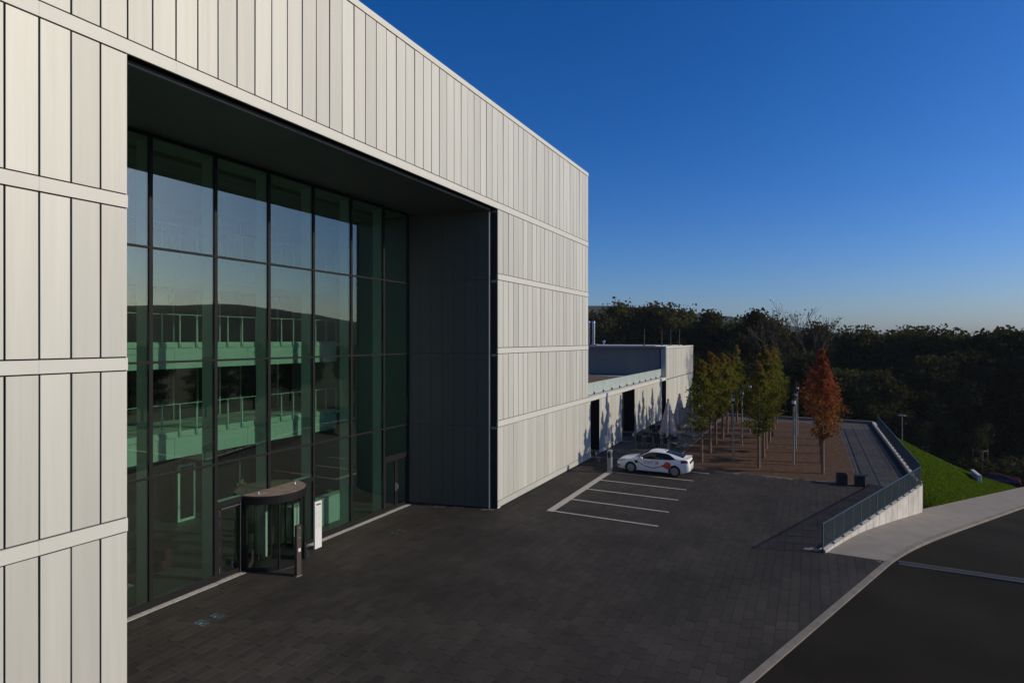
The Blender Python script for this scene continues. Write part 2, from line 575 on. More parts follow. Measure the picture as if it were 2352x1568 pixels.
# --- pavement beside the street, kerb stones, plaza edge strip
mb = MB()
sk = [24.9 + 0.75 * i for i in range(90)]
def wall_n(y):
    return -9.77 if y > 40 else -9.24 + (-9.77 + 9.24) * max(0, (y - 25.8)) / 14.1
for k_, s in enumerate(sk):
    fr = k_ / (len(sk) - 1)
    for i, n in enumerate((-9.9, -7.32)):
        s0 = (25.93 + 0.3725 * n) / 0.928
        st = s0 + (sk[-1] - s0) * fr
        x, y = rp(st, n)
        yy_ = rp(st, -7.1)[1] if fr > 0.06 else y + (rp(st, -7.1)[1] - y) * fr / 0.06
        zz = zr(yy_) + 0.06 * min(1, max(0, (yy_ - 26) / 3))
        mb.v.append((x, y, zz + 0.004))
for j in range(len(sk) - 1):
    mb.f.append((2 * j, 2 * j + 1, 2 * j + 3, 2 * j + 2))
pavement = tag(mb.build('pavement', M['concrete'], smooth=True), kind='structure')
for i, s in enumerate(np.arange(24.9, 82, 1.0)):
    a, b = rp(s + 0.006, -7.32), rp(s + 0.994, -7.32)
    c, d = rp(s + 0.994, -7.12), rp(s + 0.006, -7.12)
    def kz(p):
        return zr(p) + 0.068 * min(1, max(0, (p - 26) / 3)) + 0.005
    z0, z1 = kz(rp(s, -7.1)[1]), kz(rp(s + 1, -7.1)[1])
    MB().prism([(a[0], a[1], z0 - 0.3), (d[0], d[1], z0 - 0.3), (c[0], c[1], z1 - 0.3), (b[0], b[1], z1 - 0.3)],
               [(a[0], a[1], z0), (d[0], d[1], z0), (c[0], c[1], z1), (b[0], b[1], z1)]).build('kerb_stone', M['kerb'], pavement)
# back edging of the pavement against the lawn
for i, s in enumerate(np.arange(39.2, 82, 1.0)):
    z0, z1 = zr(rp(s, -7.1)[1]) + 0.10, zr(rp(s + 1, -7.1)[1]) + 0.10
    a, b, c, d = rp(s + .006, -9.93), rp(s + .994, -9.93), rp(s + .994, -9.82), rp(s + .006, -9.82)
    MB().prism([(a[0], a[1], z0 - 0.3), (d[0], d[1], z0 - 0.3), (c[0], c[1], z1 - 0.3), (b[0], b[1], z1 - 0.3)],
               [(a[0], a[1], z0), (d[0], d[1], z0), (c[0], c[1], z1), (b[0], b[1], z1)]).build('edging_stone', M['kerb'], pavement)

# --- plaza: joint bed and individual pavers
WA, WB = Vector((0.51, 25.8)), Vector((5.64, 39.9))        # retaining wall ends
def right_edge(y):
    if y < 25.9:
        # line n = -7.38
        k = 0.024
        # n = -7.34 + k (25 - s) with s, n the road coordinates
        return (-7.34 + 25 * k + y * (0.3725 - k * 0.928)) / (0.928 + k * 0.3725)
    if y < 39.9:
        return WA.x + (WB.x - WA.x) * (y - WA.y) / (WB.y - WA.y) - 0.12
    return 5.40
mb = MB()
outline = [(-27, -20), (right_edge(-20), -20), (right_edge(25.89), 25.89), (WA.x - 0.1, 25.9), (WB.x - 0.1, 39.9), (5.5, 67.4), (-27, 67.4)]
mb.prism([(x, y, -1.0) for x, y in outline], [(x, y, -0.009) for x, y in outline])
plaza = tag(mb.build('plaza', M['bed']), kind='structure')
# light strip along the street edge of the plaza
for i, s in enumerate(np.arange(-20, 24.9, 1.0)):
    a, b, c, d = rp(s + .004, -7.325 + en(s)), rp(s + .996, -7.325 + en(s + 1)), rp(s + .996, -7.115 + en(s + 1)), rp(s + .004, -7.115 + en(s))
    MB().prism([(p[0], p[1], -0.3) for p in (a, d, c, b)], [(p[0], p[1], 0.006) for p in (a, d, c, b)]).build('edge_stone', M['kerb'], plaza)

def left_edge(y):
    if 8 < y < 24.0:
        return -17.92
    if 24.0 <= y < 25.0:
        return -18.0 + (y - 24.0) * 3.9
    return -13.72
PL, PW, GAP = 0.6, 0.3, 0.011
cells, cells2, cut_cells = [], [], []
def clip_poly(poly):
    out = []
    ins = lambda p: p[0] <= right_edge(p[1]) - 0.006
    for i in range(len(poly)):
        a, b = poly[i], poly[(i + 1) % len(poly)]
        if ins(a):
            out.append(a)
        if ins(a) != ins(b):
            lo, hi = (a, b) if ins(a) else (b, a)
            for _ in range(16):
                m_ = ((lo[0] + hi[0]) / 2, (lo[1] + hi[1]) / 2)
                if ins(m_): lo = m_
                else: hi = m_
            out.append(lo)
    return out
rx = -18.0
row = 0
while rx < 5.4:
    off = (0.3 if row % 2 else 0.0) + 0.06 * ((row * 7) % 5 - 2)
    y = 2.4 + off
    while y < 67.2:
        xc, yc = rx + PW / 2, y + PL / 2
        ingravel = (-8.3 < xc < 2.55 and 39.0 < yc + 0.3 and yc - 0.3 < 65.2)
        if not ingravel and xc - PW / 2 >= left_edge(yc) - 0.12 and xc + PW / 2 > min(right_edge(y), right_edge(y + PL)):
            q = [(xc - PW / 2 + .003, y + .003), (xc + PW / 2 - .003, y + .003), (xc + PW / 2 - .003, y + PL - .003), (xc - PW / 2 + .003, y + PL - .003)]
            q = clip_poly(q)
            if len(q) > 2:
                cut_cells.append(q)
        elif not ingravel and xc - PW / 2 >= left_edge(yc) - 0.12:
            if yc > 39.4:
                cells2.append((xc, yc))
            else:
                cells.append((xc, yc))
        y += PL
    rx += PW
    row += 1
def proj(x, y, z=0):
    d = FWD.x * x + FWD.y * y
    if d < 1:
        return None
    return 1176 + 1336 * (RGT.x * x + RGT.y * y) / d, 780 + 1336 * (CAM_H - z) / d, d
vis = []
for (x, y) in cells:
    p = proj(x, y)
    if p and 0 < p[0] < 2352 and p[1] < 1566 and not (p[0] < 291):
        vis.append((p[2], x, y))
vis.sort()
near = set((x, y) for _, x, y in vis[:300])
rng = random.Random(8)
pm = MB().box(-PL / 2 * 0 - PW / 2 + GAP / 2, PW / 2 - GAP / 2, -PL / 2 + GAP / 2, PL / 2 - GAP / 2, -0.06, 0)
pme = pm.mesh('paver', M['paver'])
bm_bevel(pme, 0.003)
for (x, y) in sorted(near):
    o = put('paver', pme, plaza, (x, y, rng.uniform(-0.0025, 0.0025)))
    o.rotation_euler = (rng.uniform(-.003, .003), rng.uniform(-.003, .003), 0)
def paver_field(name, cl, m):
    f = MB()
    for (x, y) in cl:
        dz = rng.uniform(-0.0025, 0.0025)
        a, b = rng.uniform(-.003, .003), rng.uniform(-.002, .002)
        hx, hy = PW / 2 - GAP / 2, PL / 2 - GAP / 2
        n = len(f.v)
        for sx, sy in ((-1, -1), (1, -1), (1, 1), (-1, 1)):
            f.v.append((x + sx * hx, y + sy * hy, -0.03))
        for sx, sy in ((-1, -1), (1, -1), (1, 1), (-1, 1)):
            f.v.append((x + sx * hx, y + sy * hy, dz + a * sx * hx + b * sy * hy))
        f.f += [(n + 4, n + 5, n + 6, n + 7), (n, n + 1, n + 5, n + 4), (n + 1, n + 2, n + 6, n + 5), (n + 2, n + 3, n + 7, n + 6), (n + 3, n, n + 4, n + 7)]
    return tag(f.build(name, m, plaza), kind='stuff')
paver_field('paver_field', [c for c in cells if c not in near], M['paver'])
paver_field('terrace_pavers', cells2, M['paver2'])
f = MB()
for q in cut_cells:
    f.prism([(p[0], p[1], -0.03) for p in q], [(p[0], p[1], 0.0) for p in q])
tag(f.build('cut_pavers', M['paver'], plaza), kind='stuff')

# parking bay lines
def ln(x0, x1, y0, y1):
    return MB().box(x0, x1, y0, y1, -0.01, 0.008)
ln(-11.45, -11.10, 26.02, 35.3).build('bay_line', M['line'], plaza)
for y, x1 in ((26.06, -6.05), (28.42, -6.08), (30.78, -6.1), (33.1, -6.12), (35.4, -6.15)):
    ln(-11.09, x1, y, y + 0.13).build('bay_line', M['line'], plaza)
ln(-6.9, -5.6, 37.75, 37.88).build('bay_line', M['line'], plaza)

# strip drain along the glass front
strip = thing('strip_drain', 'pale grey slotted strip drain at the foot of the glass front', 'drain')
for y0, y1 in ((10.0, 13.1), (13.12, 14.2), (16.8, 19.8), (19.82, 22.0), (22.02, 23.9)):
    MB().box(-18.18, -17.95, y0, y1, -0.01, 0.012).build('slotted_cover', M['pebble'], strip)

# drain across the street
dr = thing('street_drain', 'slotted drain channel with pale concrete edges crossing the street', 'drain')
for y0, y1, m, nm in ((25.88, 25.97, 'drain', 'concrete_edge'), (25.98, 26.22, 'black', 'grate'), (26.23, 26.32, 'drain', 'concrete_edge')):
    f = MB()
    f.prism([(2.95, y0, -.2), (13, y0, -.2), (13, y1, -.2), (2.95, y1, -.2)], [(2.95, y0, -.026 if m == 'drain' else -.031), (13, y0, -.026 if m == 'drain' else -.031), (13, y1, -.03), (2.95, y1, -.03)])
    f.build(nm, M[m], dr)

# --- gravel bed with trees
mb = MB()
g = [(-8.3, 39.0), (2.55, 39.0), (2.55, 65.2), (-8.3, 65.2)]
mb.prism([(x, y, -0.3) for x, y in g], [(x, y, -0.004) for x, y in g])
gravel = tag(mb.build('gravel_bed', M['gravel']), kind='structure')
rng = random.Random(3)
mb = MB()
for i in range(900):
    x, y = rng.uniform(-8.1, 3.2), rng.uniform(38.3, 65)
    a = rng.uniform(0, PI); s = rng.uniform(0.03, 0.075)
    c, d = math.cos(a) * s, math.sin(a) * s
    h = rng.uniform(0.006, 0.03)
    mb.quad((x - c, y - d, 0.006), (x + d, y - c, 0.006 + h), (x + c, y + d, 0.008), (x - d, y + c, 0.006 + h * .5))
tag(mb.build('fallen_leaves', M['litter']), 'scattered brown leaves fallen on the gravel under the trees', 'leaves', kind='stuff')
# steel edging and shallow gutter lines on the terrace strip
for x in (2.56, 3.55):
    MB().box(x, x + 0.03, 39.4, 65.2, -0.02, 0.012).build('gutter_line', M['black'], plaza)
MB().box(4.62, 4.65, 44, 67, -0.02, 0.012).build('gutter_line', M['black'], plaza)
MB().box(-8.36, -8.305, 39.0, 65.2, -0.03, 0.02).build('gravel_edging', M['kerb'], plaza)

# --- lawn bank beside the terrace
def bank_in(y):
    t = min(1, max(0, (y - 39.9) / 7.0))
    return -1.75 + (1.75 - 0.12) * (t * t * (3 - 2 * t))
mb = MB()
NB = 18
byy = np.linspace(39.95, 70.0, 44)
for y in byy:
    xo = (-9.93 + 0.3725 * y) / 0.928
    # matching road station for height
    s = (xo * RE.x + y * RE.y)
    zo = zr(rp(s, -7.1)[1]) + 0.07
    zi = bank_in(min(y, 67.5)) - max(0, y - 67.2) * 0.5
    for k in range(NB + 1):
        t = k / NB
        x = 5.72 + (xo - 5.72) * t
        z = zi + (zo - zi) * (t + 0.06 * math.sin(t * PI))
        mb.v.append((x, y, z))
for j in range(len(byy) - 1):
    for k in range(NB):
        mb.f.append((j * (NB + 1) + k, j * (NB + 1) + k + 1, (j + 1) * (NB + 1) + k + 1, (j + 1) * (NB + 1) + k))
# far side falling to the valley
last = (len(byy) - 1) * (NB + 1)
n0 = len(mb.v)
for k in range(NB + 1):
    x, y, z = mb.v[last + k]
    mb.v.append((x, 79 - 5.0 * k / NB, -7.3))
for k in range(NB):
    mb.f.append((last + k, last + k + 1, n0 + k + 1, n0 + k))
bank_verts = list(mb.v[:n0])
bank = tag(mb.build('lawn_bank', M['grass'], smooth=True), kind='structure')
# blades on it
rng = random.Random(12)
mb = MB()
for i in range(26000):
    j = rng.randrange(len(byy) - 1); k = rng.randrange(NB)
    a = bank_verts[j * (NB + 1) + k]; b = bank_verts[j * (NB + 1) + k + 1]
    c = bank_verts[(j + 1) * (NB + 1) + k]
    u, v = rng.random(), rng.random()
    x = a[0] + (b[0] - a[0]) * u + (c[0] - a[0]) * v
    y = a[1] + (b[1] - a[1]) * u + (c[1] - a[1]) * v
    z = a[2] + (b[2] - a[2]) * u + (c[2] - a[2]) * v
    an = rng.uniform(0, 2 * PI); w = rng.uniform(.012, .03); h = rng.uniform(.02, .07)
    n = len(mb.v)
    mb.v += [(x - w * math.cos(an), y - w * math.sin(an), z - .02), (x + w * math.cos(an), y + w * math.sin(an), z - .02),
             (x + rng.uniform(-.04, .04), y + rng.uniform(-.04, .04), z + h)]
    mb.f.append((n, n + 1, n + 2))
tag(mb.build('grass_blades', M['blade']), 'short mown grass covering the sloping bank', 'grass', kind='stuff')
# rough slope north of the terrace down to the wood
mb = MB()
mb.prism([(-40, 67.7, -8), (5.7, 67.7, -8), (5.7, 82, -8), (-40, 82, -8)], [(-40, 67.7, -0.3), (5.7, 67.7, -0.3), (5.7, 82, -6.6), (-40, 82, -6.6)])
tag(mb.build('north_slope', M['meadow']), kind='structure')

# ================================================================ OFFICE BUILDING
FX = -13.7       # facade plane
GX = -18.25      # glass plane
bld = thing('office_building', 'tall pale metal-clad office block with a deep glazed entrance recess', 'building', (-16, 16, 0))
def part(mb_, name, m, parent=None, smooth=False):
    parent = parent or bld
    o = mb_.build(name, m, parent, smooth=smooth)
    o.matrix_parent_inverse = Matrix.Translation(-Vector(parent.location)) if parent.parent is None else Matrix.Identity(4)
    return o
# bld sits at an offset, so give every child the inverse
def put_b(name, me, loc, parent=None, rz=0):
    p = parent or bld
    o = put(name, me, p, loc)
    if p is bld:
        o.matrix_parent_inverse = Matrix.Translation(-Vector(bld.location))
    o.rotation_euler = (0, 0, rz)
    return o
YJ0 = 7.72
joints_mid = [YJ0 + (25.18 - YJ0) * i / 31 for i in range(32)]
PM = (25.18 - YJ0) / 31
joints_left = [YJ0 - PM * i for i in range(9)][::-1]          # 3.2 .. 7.72
joints_right = [25.18 + (38.3 - 25.18) * i / 23 for i in range(24)]
BANDS = [(4.03, 4.32), (7.65, 7.92), (11.30, 11.58), (14.78, 15.08)]
TOP = 19.86
G = 0.009
rngp = random.Random(21)
_pm = {}
def panel_mesh(w, h, m='panel'):
    key = (round(w, 4), round(h, 4), m)
    if key not in _pm:
        me = MB().box(-0.03, 0, -w / 2, w / 2, 0, h).mesh('facade_panel', M[m])
        bm_bevel(me, 0.004)
        _pm[key] = me
    return _pm[key]
def row_panels(js, z0, z1, parent=None, x=FX, gap=0.017, tilt=0.004, m='panel'):
    for a, b in zip(js[:-1], js[1:]):
        o = put_b('facade_panel', panel_mesh(b - a - 2 * gap, z1 - z0, m), (x + rngp.uniform(-.003, .003), (a + b) / 2, z0), parent)
        o.rotation_euler = (0, rngp.uniform(-.0025, .0025), rngp.uniform(-tilt, tilt))
# top row over everything
row_panels(joints_left, 15.115, 19.60)
row_panels(joints_mid, 15.115, 19.60)
row_panels(joints_right, 15.115, 19.60)
rows = [(0.36, 4.0), (4.35, 7.62), (7.95, 11.27), (11.61, 14.75)]
for i, (z0, z1) in enumerate(rows):
    row_panels(joints_left, z0 if i else 0.0, z1)
for z0, z1 in rows[1:]:
    row_panels(joints_right, z0, z1)
jr0 = [25.18 + (38.84 - 25.18) * i / 24 for i in range(25)]
row_panels(jr0, 0.385, 4.0, gap=0.006, tilt=0.003)
row_panels([25.18 + (38.84 - 25.18) * i / 6 for i in range(7)], 0.06, 0.36, gap=0.004, tilt=0.001)
# horizontal bands in lengths
def band(y0, y1, z0, z1, step=2.82, x=FX, parent=None):
    y = y0
    while y < y1 - 0.01:
        e = min(y1, y + step)
        if y1 - e < 0.4:
            e = y1
        part(MB().box(x - 0.05, x + 0.012, y + 0.002, e - 0.002, z0, z1), 'band', M['band'], parent)
        y = e
band(3.2, 38.3, *BANDS[3])
for z0, z1 in BANDS[:3]:
    band(3.2, YJ0, z0, z1)
    band(25.18, 38.3 if z0 > 5 else 38.84, z0, z1)
# parapet cap
y = 3.2
while y < 38.2:
    e = min(38.32, y + 2.82)
    part(MB().box(FX - 0.55, FX + 0.02, y + 0.002, e - 0.002, 19.63, TOP), 'parapet_cap', M['band'])
    y = e
# structural shell behind the panels
part(MB().box(FX - 0.40, FX - 0.06, 3.0, YJ0 - 0.02, -0.5, 19.6), 'pier_wall', M['backing'])
part(MB().box(FX - 0.40, FX - 0.06, 25.20, 38.27, -0.5, 19.6), 'pier_wall', M['backing'])
part(MB().box(FX - 0.40, FX - 0.06, 38.28, 38.82, -0.5, 4.3), 'pier_wall', M['backing'])
part(MB().box(FX - 0.40, FX - 0.06, YJ0 - 0.02, 25.20, 15.0, 19.6), 'fascia_wall', M['backing'])
part(MB().box(-30, FX - 0.41, 3.0, 38.25, 19.2, 19.58), 'roof', M['backing'])
part(MB().box(-30, -29.7, 3.0, 38.25, -0.5, 19.19), 'rear_wall', M['backing'])
part(MB().box(-29.69, FX - 0.42, 37.9, 38.26, -0.5, 19.19), 'end_wall', M['panel_shade_grey'])
part(MB().box(-29.69, FX - 0.42, 3.0, 3.3, -0.5, 19.19), 'end_wall', M['backing'])
part(MB().box(-29.69, FX - 0.42, 7.2, YJ0 - 0.025, -0.5, 14.6), 'atrium_side_wall', M['side_in'])
part(MB().box(-29.69, GX - 0.05, 24.02, 24.3, -0.5, 14.6), 'atrium_side_wall', M['side_in'])
part(MB().box(FX - 0.06, FX - 0.02, 7.70, 7.715, 0.0, 15.0), 'jamb_trim', M['band'])
part(MB().box(FX - 0.42, FX - 0.035, 38.262, 38.30, 4.4, 19.6), 'corner_trim', M['panel_shade_grey'])

# soffit of the recess: panels, light edge strip, dark gap
for i in range(6):
    y0 = 7.76 + i * (25.0 - 7.76) / 6
    y1 = 7.76 + (i + 1) * (25.0 - 7.76) / 6
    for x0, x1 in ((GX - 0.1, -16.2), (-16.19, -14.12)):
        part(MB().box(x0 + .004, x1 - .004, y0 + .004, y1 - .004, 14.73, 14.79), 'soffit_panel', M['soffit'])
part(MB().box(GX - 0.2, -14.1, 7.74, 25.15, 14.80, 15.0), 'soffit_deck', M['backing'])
for i in range(6):
    y0 = 7.76 + i * 2.88
    part(MB().box(-14.10, -14.04, y0 + .003, y0 + 2.877, 14.70, 14.80), 'soffit_edge', M['zinc'])

# splayed side wall of the recess
SA, SB = Vector((GX + 0.02, 24.0)), Vector((-14.12, 25.0))
sdir = (SB - SA).normalized()
slen = (SB - SA).length
sang = math.atan2(sdir.y, sdir.x) - PI / 2      # panel width runs along local y
ncol = 7
zrow = [0.06, 4.06, 7.66, 11.28, 14.72]
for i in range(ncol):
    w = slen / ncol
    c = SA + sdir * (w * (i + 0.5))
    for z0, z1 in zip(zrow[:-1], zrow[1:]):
        o = put_b('side_panel', panel_mesh(w - 0.012, z1 - z0 - 0.014, 'panel_shade_grey'), (c.x, c.y, z0 + 0.007))
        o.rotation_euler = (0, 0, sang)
sn = Vector((sdir.y, -sdir.x))
def sw(p, n_, z):
    q = p - sn * n_
    return (q.x, q.y, z)
part(MB().prism([sw(SA, .07, 0), sw(SB, .07, 0), sw(SB, .3, 0), sw(SA, .3, 0)], [sw(SA, .07, 14.7), sw(SB, .07, 14.7), sw(SB, .3, 14.7), sw(SA, .3, 14.7)]), 'side_wall_core', M['backing'])
# stairwell slot window between splayed wall and front: dark glass in storeys, floor strips
sl0 = Vector((-14.06, 25.16)); 
for k, (z0, z1) in enumerate(((0.1, 3.9), (4.35, 7.5), (7.95, 11.15), (11.6, 14.6))):
    part(MB().box(-14.07, -13.76, 25.40, 25.42, z0, z1), 'slot_window', M['dark_glass'])
    part(MB().box(-14.08, -13.77, 25.36, 25.41, z0 + 0.02, z0 + 0.95), 'slot_spandrel', M['panel_shade_grey'])
    part(MB().box(-14.07, -13.78, 25.18, 25.46, z1 + 0.01, z1 + 0.12), 'slot_floor_edge', M['zinc'])
part(MB().box(-14.115, -14.09, 25.0, 25.4, 0.0, 14.7), 'slot_trim', M['zinc'])
part(MB().box(-14.1, -13.72, 25.2, 25.5, 0.0, 0.06), 'slot_sill', M['band'])

# ---------------- curtain wall
MUL = [10.95 - 2.22, 10.95, 13.17, 15.39, 17.61, 19.83, 22.05, 23.93]
TRZ = [0.18, 4.05, 7.63, 11.20, 14.66]
HDR = 2.62        # door header
def mul_bar(y, z0, z1):
    part(MB().box(GX - 0.03, GX + 0.055, y - 0.058, y + 0.058, z0, z1), 'mullion', M['frame'])
for i, y in enumerate(MUL):
    mul_bar(y, HDR if i == 3 else 0.0, 14.72)
for k, z in enumerate(TRZ):
    for a, b in zip(MUL[:-1], MUL[1:]):
        if k == 0 and a in (MUL[2], MUL[3], MUL[6]):
            continue
        h = 0.10 if k == 0 else 0.046
        part(MB().box(GX - 0.025, GX + 0.05, a + 0.059, b - 0.059, z - (0.16 if k == 0 else h), z + h * 0.6), 'transom', M['frame'])
part(MB().box(GX - 0.025, GX + 0.05, MUL[0] + .04, MUL[-1] - .04, 14.69, 14.74), 'head_frame', M['frame'])
pane_me = {}
def pane(y0, y1, z0, z1, m='glass', x=GX):
    part(MB().box(x - 0.014, x + 0.014, y0, y1, z0, z1), 'glass_pane', M[m])
for i, (a, b) in enumerate(zip(MUL[:-1], MUL[1:])):
    for k in range(4):
        z0, z1 = TRZ[k] + 0.029, TRZ[k + 1] - 0.048
        if k == 0:
            z0 = TRZ[0] + 0.062
            if i in (2, 3):
                z0 = HDR + 0.09
            if i == 6:
                z0 = HDR + 0.05
        pane(a + 0.06, b - 0.06, z0, z1)
# door headers
part(MB().box(GX - 0.03, GX + 0.06, MUL[2] + .06, MUL[4] - .06, HDR - 0.10, HDR + 0.088), 'door_header', M['frame'])
part(MB().box(GX - 0.03, GX + 0.06, MUL[6] + .06, MUL[7] - .06, HDR - 0.12, HDR + 0.048), 'door_header', M['frame'])
# fixed glazing beside the revolving door
part(MB().box(GX - 0.03, GX + 0.05, 16.86, MUL[4] - .04, 0.0, 0.16), 'transom', M['frame'])
pane(16.9, MUL[4] - .04, 0.165, HDR - 0.105)
# interior facade columns (fins) behind each mullion
for y in MUL[1:-1]:
    part(MB().box(GX - 0.62, GX - 0.10, y - 0.05, y + 0.05, 0.02, 14.6), 'facade_column', M['fin'])
part(MB().box(GX - 0.26, GX - 0.06, MUL[2] + 0.06, MUL[4] - 0.06, HDR - 0.02, HDR + 0.085), 'header_ledge', M['fin'])

# side door by the revolving door (thing), double door at the far end (thing)
def door_leaf(parent, y0, y1, z0, z1, hinge=True, handle=True):
    fr = MB()
    fr.box(-0.03, 0.03, y0, y0 + 0.085, z0, z1).box(-0.03, 0.03, y1 - 0.085, y1, z0, z1)
    fr.box(-0.03, 0.03, y0 + 0.0855, y1 - 0.0855, z0, z0 + 0.14).box(-0.03, 0.03, y0 + 0.0855, y1 - 0.0855, z1 - 0.09, z1)
    fr.build('door_frame', M['frame'], parent)
    MB().box(-0.008, 0.008, y0 + 0.086, y1 - 0.086, z0 + 0.141, z1 - 0.091).build('door_pane', M['door_glass'], parent)
sd = thing('side_door', 'black framed glass swing door left of the revolving door', 'door', (GX, 0, 0))
MB().box(-0.03, 0.05, 13.215, 13.32, 0.0, HDR - .105).build('door_post', M['frame'], sd)
MB().box(-0.03, 0.05, 14.18, 14.34, 0.0, HDR - .105).build('door_post', M['frame'], sd)
door_leaf(sd, 13.33, 14.17, 0.03, HDR - .13)
MB().tube((0.07, 14.12, 0.05), (0.07, 14.12, 2.55), 0.018).build('pull_bar', M['chrome'], sd)
MB().box(0.035, 0.075, 13.36, 14.26, 2.43, 2.47).build('door_closer', M['chrome'], sd)
for z in (0.25, 0.95, 1.85, 2.2):
    MB().tube((0.06, 13.30, z), (0.06, 13.30, z + 0.22), 0.012, seg=6).build('hinge', M['chrome'], sd)
dd = thing('double_door', 'dark glazed double door at the far end of the glass front', 'door', (GX, 0, 0))
door_leaf(dd, 22.12, 22.98, 0.03, HDR - .13)
door_leaf(dd, 23.0, 23.86, 0.03, HDR - .13)
MB().box(0.032, 0.08, 23.04, 23.08, 0.95, 1.2).build('handle', M['zinc'], dd)
MB().box(0.032, 0.075, 22.9, 22.93, 0.9, 1.3).build('handle', M['zinc'], dd)
for z in (0.25, 1.2, 2.1):
    MB().tube((0.055, 22.11, z), (0.055, 22.11, z + 0.2), 0.012, seg=6).build('hinge', M['chrome'], dd)

# revolving door
rv = thing('revolving_door', 'dark revolving door drum with a round gravel-topped canopy', 'revolving door', (GX, 15.5, 0))
RR = 1.27
cn = MB()
cn.lathe([(RR - 0.02, 2.42), (RR + 0.03, 2.42), (RR + 0.03, 2.70), (RR - 0.02, 2.70)], 48)
cn.build('canopy_rim', M['frame'], rv, smooth=False)
MB().lathe([(RR - 0.02, 2.701), (RR - 0.02, 2.715)], 48).build('canopy_top', M['rust'], rv)
def arc_wall(a0, a1, z0, z1, r, th, seg=12):
    f = MB()
    for i in range(seg):
        b0, b1 = a0 + (a1 - a0) * i / seg, a0 + (a1 - a0) * (i + 1) / seg
        p = [(math.cos(b) * rr, math.sin(b) * rr) for b in (b0, b1) for rr in (r, r + th)]
        f.prism([(*p[0], z0), (*p[1], z0), (*p[3], z0), (*p[2], z0)], [(*p[0], z1), (*p[1], z1), (*p[3], z1), (*p[2], z1)])
    return f
for a0, a1 in ((-80, -28), (28, 80), (100, 152), (208, 260)):
    A0, A1 = math.radians(a0), math.radians(a1)
    arc_wall(A0, A1, 0.16, 2.41, RR - .02, 0.012).build('curved_pane', M['door_glass'], rv)
    arc_wall(A0, A1, 0.02, 0.155, RR - .04, 0.05).build('bottom_rail', M['frame'], rv)
    for a in (A0, A1):
        MB().tube((math.cos(a) * RR, math.sin(a) * RR, 0.01), (math.cos(a) * RR, math.sin(a) * RR, 2.42), 0.045, seg=8).build('drum_post', M['frame'], rv)
for k in range(4):
    a = math.radians(22 + 90 * k)
    d = Vector((math.cos(a), math.sin(a), 0))
    wing = MB().bar(d * 0.06 + Vector((0, 0, 0.10)), d * 1.18 + Vector((0, 0, 0.10)), 0.045, 0.16)
    wing.bar(d * 0.06 + Vector((0, 0, 2.34)), d * 1.18 + Vector((0, 0, 2.34)), 0.045, 0.10)
    wing.bar(d * 1.16 + Vector((0, 0, 0.181)), d * 1.16 + Vector((0, 0, 2.289)), 0.05)
    w = wing.build('door_wing', M['frame'], rv)
    MB().bar(d * 0.07 + Vector((0, 0, 1.235)), d * 1.13 + Vector((0, 0, 1.235)), 0.012, 2.10).build('wing_pane', M['door_glass'], w)
    s_ = Vector((-d.y, d.x, 0)) * 0.06
    MB().tube(d * 1.0 + s_ + Vector((0, 0, 0.35)), d * 1.0 + s_ + Vector((0, 0, 2.1)), 0.015, seg=6).build('push_bar', M['chrome'], w)
MB().tube((0, 0, 0.01), (0, 0, 2.42), 0.05).build('centre_post', M['frame'], rv)
MB().lathe([(RR + 0.06, 0.004), (RR + 0.06, 0.014), (0.01, 0.016)], 48).build('floor_mat', M['black'], rv)
arc_wall(math.radians(-75), math.radians(75), 0.005, 0.022, RR + 0.05, 0.03, 24).build('threshold_ring', M['chrome'], rv)
for a in (0.42, -0.42):
    MB().lathe([(0.05, 2.716), (0.03, 2.76), (0.02, 2.80), (0.0, 2.82)], 8, 0.35, a * 2.0).build('roof_anchor', M['chrome'], rv)

